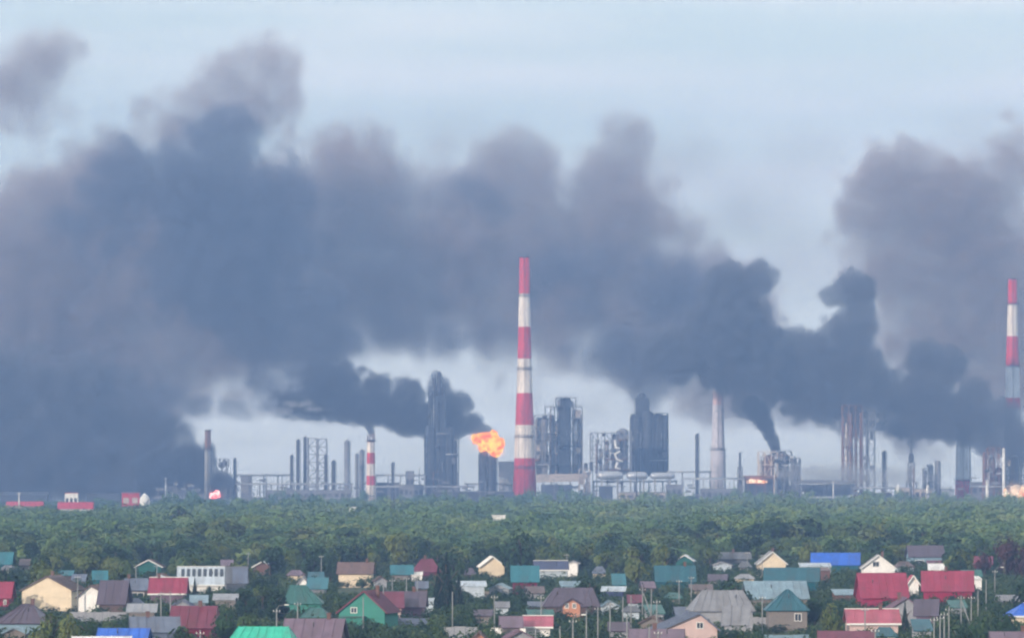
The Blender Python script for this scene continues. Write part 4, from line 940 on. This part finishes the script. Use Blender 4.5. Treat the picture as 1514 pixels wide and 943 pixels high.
for (cx, yr, w, hd, lb) in HOUSES:      # bushes standing along the house fronts
    if lb.startswith(("large cream", "white gable house beside", "turquoise pyramid", "bright white gable")): nb = 3
    else: nb = int(3 + w * .55)
    for _ in range(nb):
        dd = hd - q.uniform(2.2, 7); h = q.uniform(1.4, 3.1) if nb > 3 else q.uniform(.8, 1.5); low.append(((cx - 757) * hd / F + q.uniform(-.6, .6) * w, dd, -.2, q.uniform(2.0, 4.2), h, q.uniform(.0, .6)))
mass("undergrowth", "low bushes and garden growth filling the gaps between the houses", low, lite(230, .11, 6), 0, 0, UNDER, "bushes")
# woods between village and plant
L1 = lite(760, .078, 8, 200); L2 = lite(380, .105, 8, 300); near, far = [], []
CLEAR = [(514, 528, 757, 3010), (726, 749, 768, 2520), (10, 62, 748, 3360), (86, 136, 754, 3310), (180, 222, 743, 3610), (314, 322, 736, 4385)]
d = 1560.0; row = 0
while d < 3150:
    s = d / F; step = 8.0 if d < 2200 else 9.5; xw = 757 * s + 45; x = -xw + q.uniform(0, step)
    while x < xw:
        n1 = mnoise.noise(Vector((x / 42, d / 130, 3.3))); n2 = mnoise.noise(Vector((x / 16, d / 50, 7.7)))
        h = 7.0 + 3.2 * n1 + 2.8 * n2 + q.uniform(-2.0, 2.0)
        if d < 1700: h *= .75
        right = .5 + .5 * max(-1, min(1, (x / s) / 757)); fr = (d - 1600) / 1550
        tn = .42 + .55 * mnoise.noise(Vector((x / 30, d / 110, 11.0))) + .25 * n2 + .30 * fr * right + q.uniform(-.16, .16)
        px = 757 + x / s
        for (c0, c1, cy, cd) in CLEAR:
            if c0 - 14 < px < c1 + 14 and d < cd + 4: h = min(h, HC - (cy - HOR) * s)
        if h < 1.5: x += step; continue
        if not (d < 1700 and not spot_ok(px, HOR + (HC - h) / s, step / s, d)):
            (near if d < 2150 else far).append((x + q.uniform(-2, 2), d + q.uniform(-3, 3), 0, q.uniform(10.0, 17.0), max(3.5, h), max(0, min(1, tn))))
        x += step * q.uniform(.7, 1.3)
    d *= 1.0090 if d < 2200 else 1.0105
print("woods", len(near), len(far))
# the nearest trees of the wood that stand out singly
near.sort(key=lambda a: a[1])
single = [a for a in near if a[4] > 8.0][:70]; ss = set(id(a) for a in single)
near = [a for a in near if id(a) not in ss]
for (x, y, z0, w, h, tn) in single:
    t = tree(x, y, h, w * .9, 'round', "leaf", *tree_label(757 + x * F / y, 0, 1450, h, "round"), name="woodland_tree")
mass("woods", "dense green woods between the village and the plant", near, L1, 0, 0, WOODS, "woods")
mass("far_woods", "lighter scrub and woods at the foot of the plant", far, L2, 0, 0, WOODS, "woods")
# scrub strip right in front of and inside the plant
sc = []
for _ in range(1500):
    d = q.uniform(3150, 4390); s = d / F; x = q.uniform(-757 * s - 50, 757 * s + 50); n1 = mnoise.noise(Vector((x / 26, d / 60, 5.1)))
    h = 1.8 + 13.0 * max(0, n1 + .08) + q.uniform(0, 2.2)
    if 757 + x / s < 235: h *= .45
    for (c0, c1, cy, cd) in CLEAR:
        if c0 - 14 < 757 + x / s < c1 + 14 and d < cd + 4: h = min(h, HC - (cy - HOR) * s)
    if h < 1: continue
    sc.append((x, d, 0, q.uniform(5, 11), min(h, 11.5), max(0, min(1, .5 + .5 * mnoise.noise(Vector((x / 20, d / 50, 9.9))) + .25 * x / (757 * s)))))
mass("scrub", "low scrub on the open ground before the plant", sc, L2, 0, 0, WOODS, "scrub")
# birds
for px, py, lb in [(183, 304, "upper small bird against the smoke"), (213, 370, "lower small bird against the smoke")]:
    d = 1500.0; s = d / F; mb = MB(); S = .45
    mb.add([(-1.1 * S, .1, .25 * S), (-.5 * S, -.12, .3 * S), (0, -.2, 0), (0, .25, 0), (-.5 * S, .2, .28 * S), (.5 * S, -.12, .3 * S), (1.1 * S, .1, .25 * S), (.5 * S, .2, .28 * S), (0, 0, .12 * S), (0, 0, -.25 * S), (0, .7 * S, 0), (0, -.6 * S, 0)],
           [(0, 1, 4), (1, 2, 3, 4), (2, 5, 7, 3), (5, 6, 7), (11, 8, 9), (8, 10, 9), (2, 9, 3), (2, 3, 8), (11, 2, 8), (11, 9, 2)])
    p = W(px, py, d); tag(mb.build("bird", M("dark_steel"), None, p), lb, "bird", "birds in the sky")
# ------------------------------------------------------------------ smoke
def smoke_mat(name, col, dens, absorb=(0.0, 0.0, 0.0), aniso=0.1):
    m = bpy.data.materials.new(name); m.use_nodes = True
    nt = m.node_tree
    for n in list(nt.nodes): nt.nodes.remove(n)
    out = nt.nodes.new("ShaderNodeOutputMaterial")
    v = nt.nodes.new("ShaderNodeVolumePrincipled")
    v.inputs["Color"].default_value = tuple(col) + (1,)
    v.inputs["Density"].default_value = dens
    v.inputs["Absorption Color"].default_value = tuple(absorb) + (1,)
    v.inputs["Anisotropy"].default_value = aniso
    v.inputs["Density Attribute"].default_value = "density"
    nt.links.new(v.outputs["Volume"], out.inputs["Volume"])
    return m

def make_smoke(name, label, blobs, d, voxel, material, warp=(30, 60, 8, 18), noise=(0.5, 30, 0.25, 10), edge=0.35, ry=0.8, pad=1.35, cat="smoke", zmin=0.5, seed=0.0):
    """blobs: (photo px, photo py, horizontal radius px, vertical radius px, weight, depth offset m)"""
    cs = []
    s = d / F
    for b in blobs:
        px, py, rx, rz = b[:4]
        w = b[4] if len(b) > 4 else 1.0
        dy = b[5] if len(b) > 5 else 0.0
        c = W(px, py, d + dy)
        cs.append((c, (rx * s, max(6, ry * 0.5 * (rx + rz) * s), rz * s), w))
    lo = Vector((min(c.x - r[0] * pad for c, r, w in cs), min(c.y - r[1] * pad for c, r, w in cs), max(zmin, min(c.z - r[2] * pad for c, r, w in cs))))
    hi = Vector((max(c.x + r[0] * pad for c, r, w in cs), max(c.y + r[1] * pad for c, r, w in cs), max(c.z + r[2] * pad for c, r, w in cs)))
    org = Vector(((lo.x + hi.x) / 2, (lo.y + hi.y) / 2, lo.z))
    res = [max(4, int(round((hi[i] - lo[i]) / voxel))) for i in range(3)]
    ng = bpy.data.node_groups.new(name, 'GeometryNodeTree')
    ng.interface.new_socket("Geometry", in_out='INPUT', socket_type='NodeSocketGeometry')
    ng.interface.new_socket("Geometry", in_out='OUTPUT', socket_type='NodeSocketGeometry')
    N, L = ng.nodes, ng.links
    def math_(op, a, b=None, clamp=False):
        n = N.new("ShaderNodeMath"); n.operation = op; n.use_clamp = clamp
        for i, v in enumerate((a, b)):
            if v is None: continue
            if isinstance(v, (int, float)): n.inputs[i].default_value = v
            else: L.new(v, n.inputs[i])
        return n.outputs[0]
    def vm(op, a, b=None, scale=None):
        n = N.new("ShaderNodeVectorMath"); n.operation = op
        for i, v in enumerate((a, b)):
            if v is None: continue
            if isinstance(v, (tuple, list, Vector)): n.inputs[i].default_value = tuple(v)
            else: L.new(v, n.inputs[i])
        if scale is not None: n.inputs["Scale"].default_value = scale
        return n.outputs["Value"] if op in ('LENGTH', 'DISTANCE') else n.outputs["Vector"]
    def tnoise(vec, size, detail, rough=0.55, which="Fac"):
        n = N.new("ShaderNodeTexNoise"); n.inputs["Scale"].default_value = 1.0 / size
        n.inputs["Detail"].default_value = detail; n.inputs["Roughness"].default_value = rough
        L.new(vec, n.inputs["Vector"])
        return n.outputs[which]
    pos = vm('ADD', N.new("GeometryNodeInputPosition").outputs[0], (seed, seed * 0.7, 0.0))
    p0 = N.new("GeometryNodeInputPosition").outputs[0]
    w1 = vm('SCALE', vm('SUBTRACT', tnoise(pos, warp[1], 1, 0.5, "Color"), (0.5, 0.5, 0.5)), scale=warp[0] * 2)
    w2 = vm('SCALE', vm('SUBTRACT', tnoise(pos, warp[3], 2, 0.5, "Color"), (0.5, 0.5, 0.5)), scale=warp[2] * 2)
    wp = vm('ADD', vm('ADD', p0, w1), w2)
    acc = None
    for c, r, w in cs:
        q = vm('LENGTH', vm('MULTIPLY', vm('SUBTRACT', wp, c - org), (1 / r[0], 1 / r[1], 1 / r[2])))
        v = math_('MULTIPLY', math_('SUBTRACT', 1.0, q), w) if w != 1.0 else math_('SUBTRACT', 1.0, q)
        if acc is None: acc = v
        else:
            n = N.new("ShaderNodeMath"); n.operation = 'SMOOTH_MAX'; L.new(acc, n.inputs[0]); L.new(v, n.inputs[1]); n.inputs[2].default_value = 0.22
            acc = n.outputs[0]
    def bil_(vec, size, amp, mid):
        vo = N.new("ShaderNodeTexVoronoi"); vo.feature = 'SMOOTH_F1'; vo.inputs["Smoothness"].default_value = .35; vo.inputs["Scale"].default_value = 1.0 / size
        L.new(vec, vo.inputs["Vector"])
        return math_('MULTIPLY', math_('SUBTRACT', mid, vo.outputs["Distance"]), amp)
    bil = math_('ADD', bil_(vm('ADD', pos, w2), noise[1], noise[0] * 1.15, 0.45), bil_(vm('ADD', pos, w1), noise[1] * .42, noise[0] * .55, 0.42))
    fb = math_('MULTIPLY', math_('SUBTRACT', tnoise(vm('ADD', pos, w1), noise[3], 3, 0.6), 0.5), noise[2] * 2)
    s_ = math_('ADD', math_('ADD', acc, bil), fb)
    mr = N.new("ShaderNodeMapRange"); mr.interpolation_type = 'SMOOTHSTEP'
    mr.inputs["From Min"].default_value = 0.0; mr.inputs["From Max"].default_value = edge
    L.new(s_, mr.inputs["Value"])
    vc = N.new("GeometryNodeVolumeCube")
    L.new(mr.outputs["Result"], vc.inputs["Density"])
    vc.inputs["Min"].default_value = lo - org; vc.inputs["Max"].default_value = hi - org
    for i, a in enumerate("XYZ"): vc.inputs["Resolution " + a].default_value = res[i]
    sm = N.new("GeometryNodeSetMaterial"); sm.inputs["Material"].default_value = material
    L.new(vc.outputs["Volume"], sm.inputs["Geometry"])
    out = N.new("NodeGroupOutput"); L.new(sm.outputs["Geometry"], out.inputs[0])
    vd = bpy.data.volumes.new(name)
    vd.materials.append(material)
    o = bpy.data.objects.new(name, vd); C.objects.link(o)
    o.location = org
    md = o.modifiers.new("smoke_field", 'NODES'); md.node_group = ng
    return tag(o, label, cat, None, "stuff")

M_DIFF = smoke_mat("drifting_smoke", (0.70, 0.565, 0.54), 0.037)
M_DARK = smoke_mat("dark_smoke", (0.23, 0.25, 0.34), 0.060)
M_CRISP = smoke_mat("rolling_smoke", (0.25, 0.25, 0.29), 0.14)
M_BLACK = smoke_mat("black_smoke", (0.13, 0.14, 0.18), 0.16)
M_BROWN = smoke_mat("brown_smoke", (0.76, 0.59, 0.53), 0.044)
M_THIN = smoke_mat("thin_smoke", (0.62, 0.58, 0.60), 0.006)

make_smoke("smoke_bank", "broad grey bank of drifting smoke stretching across the sky behind the striped chimney", [
    (-20, 450, 200, 190), (60, 430, 220, 200), (40, 520, 220, 150), (190, 520, 190, 130), (90, 560, 200, 140), (140, 310, 140, 120), (240, 370, 200, 170), (330, 480, 200, 130),
    (420, 350, 160, 150), (450, 450, 160, 110), (520, 320, 160, 150), (570, 430, 190, 125), (680, 370, 190, 150), (770, 290, 130, 120), (800, 420, 200, 150),
    (900, 340, 150, 150), (930, 235, 80, 85, .9), (960, 450, 180, 140), (1050, 470, 130, 115), (1110, 560, 130, 90), (640, 290, 120, 80, .9),
    (20, 320, 110, 90, .8), (1210, 590, 110, 60, .9), (1330, 620, 100, 55, .8), (550, 230, 60, 50, .7)],
    4900, 3.7, M_DIFF, warp=(22, 90, 10, 28), noise=(0.50, 30, 0.26, 13), edge=0.42)
make_smoke("smoke_plume", "tall blue grey billow of smoke rising at the left of the smoke bank", [
    (335, 215, 80, 80), (300, 290, 145, 110), (390, 320, 110, 110), (190, 270, 95, 75, .9), (330, 400, 140, 120), (430, 290, 85, 66, .8), (470, 520, 88, 80), (440, 460, 100, 70, .9), (400, 500, 100, 75, .8), (400, 570, 80, 46, .8), (150, 330, 100, 80, .6)],
    4750, 2.6, M_DARK, warp=(12, 60, 6, 20), noise=(0.48, 20, 0.22, 9), edge=0.45)
make_smoke("smoke_plume", "blue shadowed fold of smoke under the right end of the smoke bank", [
    (950, 530, 110, 66), (1040, 470, 100, 90, .9), (900, 520, 90, 46, .7), (1000, 430, 100, 80, .8), (950, 580, 34, 60, 1.1), (700, 500, 120, 40, .5), (840, 400, 130, 80, .5), (700, 290, 100, 60, .5)],
    4720, 2.9, M_DARK, warp=(12, 60, 6, 20), noise=(0.42, 24, 0.2, 12), edge=0.6)
make_smoke("ground_smoke", "dense blue black smoke lying low over the left side of the plant", [
    (-30, 660, 150, 110), (60, 670, 160, 95), (150, 655, 120, 90), (210, 660, 90, 80), (222, 632, 50, 46, 1.2), (272, 690, 40, 48, 1.5), (290, 698, 30, 44, 1.5), (322, 722, 34, 24, 1.6), (240, 670, 50, 50, 1.3), (120, 580, 140, 80, .6), (0, 570, 130, 80, .6), (180, 715, 170, 45)],
    4640, 2.0, M_CRISP, warp=(4, 40, 2.0, 12), noise=(0.40, 16, 0.16, 8), edge=0.55)
make_smoke("smoke_plume", "black billowing plume trailing left from the bright fireball", [
    (712, 636, 22, 13), (690, 628, 32, 20), (665, 602, 32, 32), (684, 598, 20, 20), (655, 625, 52, 32), (650, 580, 22, 28), (648, 562, 13, 18), (602, 588, 30, 36), (610, 618, 58, 30), (557, 582, 30, 38), (560, 605, 56, 30), (515, 600, 56, 30, .9), (490, 570, 60, 45, .7), (460, 600, 60, 22, .7), (430, 590, 40, 18, .5)],
    4560, 1.1, M_BLACK, warp=(2.2, 22, 1.4, 6), noise=(0.40, 8.5, 0.10, 4), edge=0.22, ry=1.0)
make_smoke("smoke_plume", "thin grey smoke trailing left above the small striped chimney", [
    (548, 636, 7, 12), (544, 628, 9, 10), (530, 620, 26, 14, .9), (420, 602, 80, 20, .8), (340, 602, 60, 30, .7), (290, 600, 50, 26, .7), (470, 612, 70, 16, .8), (240, 585, 70, 36, .6)],
    4590, 1.8, M_DARK, warp=(4, 30, 3, 9), noise=(0.35, 14, 0.3, 7), edge=0.5)
make_smoke("smoke_plume", "narrow black plume rising from the burning furnace unit", [
    (1128, 622, 18, 20, 1.2), (1110, 592, 36, 32, 1.2), (1070, 550, 56, 40, .9), (1080, 495, 85, 80), (1080, 430, 52, 50), (1120, 415, 36, 36, 1.2), (1010, 525, 80, 46, .7), (1115, 545, 55, 60, .9)],
    4545, 1.5, M_CRISP, warp=(2.5, 34, 2.0, 9), noise=(0.44, 11, 0.14, 5), edge=0.24)
make_smoke("smoke_plume", "dark cauliflower plume with twin heads right of the pale banded chimney", [
    (1262, 430, 38, 36, 1.1), (1228, 436, 22, 19, 1.2), (1272, 470, 34, 42), (1255, 495, 48, 46), (1205, 525, 64, 42), (1245, 540, 70, 56), (1190, 570, 70, 48, .9), (1262, 590, 64, 44), (1268, 628, 36, 24), (1168, 500, 34, 22, .8), (1215, 600, 70, 34, .8)],
    4560, 1.5, M_CRISP, warp=(2.5, 34, 2.0, 9), noise=(0.46, 10, 0.14, 4.5), edge=0.2)
make_smoke("smoke_plume", "low dark rolling plume at the right edge in front of the far chimney", [
    (1370, 532, 38, 36, 1.1), (1406, 542, 32, 36, 1.1), (1360, 588, 68, 50), (1438, 590, 36, 36, 1.1), (1474, 618, 38, 36, 1.1), (1415, 618, 72, 44), (1465, 645, 54, 32), (1512, 655, 42, 38, 1.1), (1500, 640, 28, 30, 1.2), (1360, 628, 70, 26, .9), (1315, 575, 40, 36, .7), (1346, 655, 9, 16, 1.2)],
    4570, 1.5, M_CRISP, warp=(2.5, 30, 2.0, 8), noise=(0.44, 10, 0.14, 4.5), edge=0.2)
make_smoke("smoke_cloud", "large brownish smoke cloud high at the right above the rolling plume", [
    (1330, 290, 105, 85), (1400, 320, 130, 105), (1290, 320, 75, 70), (1440, 380, 130, 110), (1480, 460, 130, 100, .9), (1360, 420, 110, 75, .8), (1505, 250, 60, 90, .6), (1400, 500, 150, 80, .8), (1340, 240, 50, 48, .8), (1490, 550, 120, 80, .8), (1330, 520, 80, 60, .6), (1450, 300, 90, 70), (1330, 400, 100, 80)],
    4950, 2.9, M_BROWN, warp=(10, 60, 6, 20), noise=(0.48, 20, 0.22, 9), edge=0.3)
make_smoke("smoke_cloud", "pale smoke puff alone at the upper left corner", [
    (60, 90, 75, 66), (15, 125, 90, 75), (50, 150, 75, 70, .8), (85, 70, 55, 48), (0, 180, 60, 50, .7)],
    4900, 3.0, M_BROWN, warp=(8, 50, 5, 18), noise=(0.38, 22, 0.2, 12), edge=0.7)
make_smoke("smoke_cloud", "ragged pale wisps curling above the tall left billow", [
    (350, 120, 75, 60), (400, 95, 66, 56, .9), (300, 150, 80, 60, .9), (425, 130, 46, 80, .8), (370, 160, 90, 64), (250, 190, 80, 60, .8), (160, 240, 85, 80, .8), (430, 185, 36, 46, .7), (500, 220, 60, 50, .8), (60, 280, 90, 50, .7)],
    4950, 2.8, M_BROWN, warp=(10, 45, 6, 16), noise=(0.42, 20, 0.3, 11), edge=0.6)
make_smoke("smoke_cloud", "thin pale smoke veil between the bank and the brown cloud", [
    (1110, 300, 170, 110), (1200, 380, 160, 100), (1020, 240, 130, 80), (1180, 250, 120, 80), (660, 210, 100, 70), (1450, 230, 130, 100), (860, 600, 160, 40, .7)],
    5010, 6.5, M_THIN, warp=(16, 70, 8, 26), noise=(0.3, 40, 0.3, 20), edge=0.8)
make_smoke("ground_steam", "thin grey steam drifting low among the towers at the right", [
    (1240, 705, 110, 26), (1310, 705, 80, 24), (1190, 700, 70, 20, .9), (1360, 708, 60, 18, .7)],
    4478, 2.0, smoke_mat("steam", (0.85, 0.85, 0.86), 0.05), warp=(5, 30, 3, 10), noise=(0.3, 14, 0.2, 7), edge=0.8)
make_smoke("steam_wisp", "torn pale steam streaks above and left of the short striped chimney", [
    (440, 596, 34, 7), (470, 604, 26, 5), (418, 606, 24, 7), (385, 612, 22, 7, .8), (345, 585, 40, 12, .7), (300, 578, 30, 12, .6)],
    4535, 1.3, smoke_mat("white_steam", (0.97, 0.95, 0.93), 0.06, aniso=0.0), warp=(4, 22, 2.5, 7), noise=(0.5, 9, 0.35, 5), edge=0.5)
M_NECK = smoke_mat("soot_column", (0.12, 0.13, 0.17), 0.38)
make_smoke("smoke_column", "narrow black smoke column standing over the burning unit's rusty vessel", [
    (1146, 664, 9, 12, 1.6), (1143, 652, 11, 14, 1.6), (1137, 640, 12, 15, 1.5), (1131, 627, 15, 16, 1.4), (1123, 613, 19, 18, 1.1), (1112, 600, 22, 18, .9)],
    4530, .9, M_NECK, warp=(1.2, 14, .8, 5), noise=(0.40, 6, 0.10, 3), edge=0.4, ry=1.0)
make_smoke("smoke_column", "little curl of dark smoke leaving the short striped chimney's flue pipes", [
    (549, 637, 6, 8, 1.3), (545, 630, 8, 7, 1.2), (536, 624, 14, 8, .9)],
    4425, .8, M_NECK, warp=(.8, 12, .6, 4), noise=(0.36, 5, 0.10, 3), edge=0.6, ry=1.0)
make_smoke("smoke_puff", "round crisp black smoke puffs just behind the concrete chimney", [
    (272, 690, 30, 42, 1.2), (284, 680, 24, 34, 1.2), (296, 700, 26, 38, 1.2), (322, 718, 32, 26, 1.4), (338, 724, 20, 18, 1.3), (240, 700, 50, 46), (308, 676, 14, 30, 1.3)],
    4464, 1.2, M_BLACK, warp=(1.6, 24, 1.2, 6), noise=(0.36, 8, 0.08, 4), edge=0.25, ry=.9)
# light of the flames on their own hot gas
def glow(label, blobs, d, k, col, voxel=1.0):
    m = bpy.data.materials.new("flame_glow"); m.use_nodes = True; nt = m.node_tree
    for n in list(nt.nodes): nt.nodes.remove(n)
    out = nt.nodes.new("ShaderNodeOutputMaterial"); e = nt.nodes.new("ShaderNodeEmission"); a = nt.nodes.new("ShaderNodeAttribute"); a.attribute_name = "density"
    mu = nt.nodes.new("ShaderNodeMath"); mu.operation = 'MULTIPLY'; mu.inputs[1].default_value = k
    nt.links.new(a.outputs["Fac"], mu.inputs[0]); nt.links.new(mu.outputs[0], e.inputs["Strength"]); e.inputs["Color"].default_value = col + (1,); nt.links.new(e.outputs[0], out.inputs["Volume"])
    make_smoke("flame_glow", label, blobs, d, voxel, m, warp=(1.5, 12, 1.0, 4), noise=(0.35, 5, 0.2, 2.5), edge=0.9, ry=1.0, cat="fire glow")
glow("ragged orange fringe of burning gas round the fireball", [(719, 655, 27, 23), (735, 666, 16, 15), (704, 646, 16, 11)], 4490, .085, (1.0, .20, .02))
glow("red glow round the small fire at the concrete chimney's foot", [(318, 731, 15, 9)], 4372, .10, (1.0, .07, .05))
glow("orange glow in front of the furnace slot", [(1118, 711, 24, 9)], 4478, .07, (1.0, .22, .06))
glow("yellow glow over the fire between the cream tanks", [(1500, 728, 26, 20)], 4372, .055, (1.0, .55, .22))
# ------------------------------------------------------------------ haze
def build_haze():
    hm = bpy.data.materials.new("haze"); hm.use_nodes = True
    nt = hm.node_tree
    for n in list(nt.nodes): nt.nodes.remove(n)
    out = nt.nodes.new("ShaderNodeOutputMaterial")
    v = nt.nodes.new("ShaderNodeVolumePrincipled")
    v.inputs["Color"].default_value = (0.295, 0.50, 0.96, 1)
    v.inputs["Density"].default_value = 1.5e-4
    v.inputs["Anisotropy"].default_value = 0.0
    nt.links.new(v.outputs["Volume"], out.inputs["Volume"])
    X, Y0, Y1, Z0, Z1 = 3000.0, -600.0, 7600.0, -63.5, 420.0
    me = bpy.data.meshes.new("haze")
    vs = [(-X, Y0, Z0), (X, Y0, Z0), (X, Y1, Z0), (-X, Y1, Z0), (-X, Y0, Z1), (X, Y0, Z1), (X, Y1, Z1), (-X, Y1, Z1)]
    me.from_pydata(vs, [], [(0, 3, 2, 1), (4, 5, 6, 7), (0, 1, 5, 4), (1, 2, 6, 5), (2, 3, 7, 6), (3, 0, 4, 7)])
    me.materials.append(hm)
    o = bpy.data.objects.new("haze", me); C.objects.link(o)
    o['kind'] = 'stuff'; o['label'] = "pale blue haze lying over the plain and the far plant"; o['category'] = "haze"
build_haze()
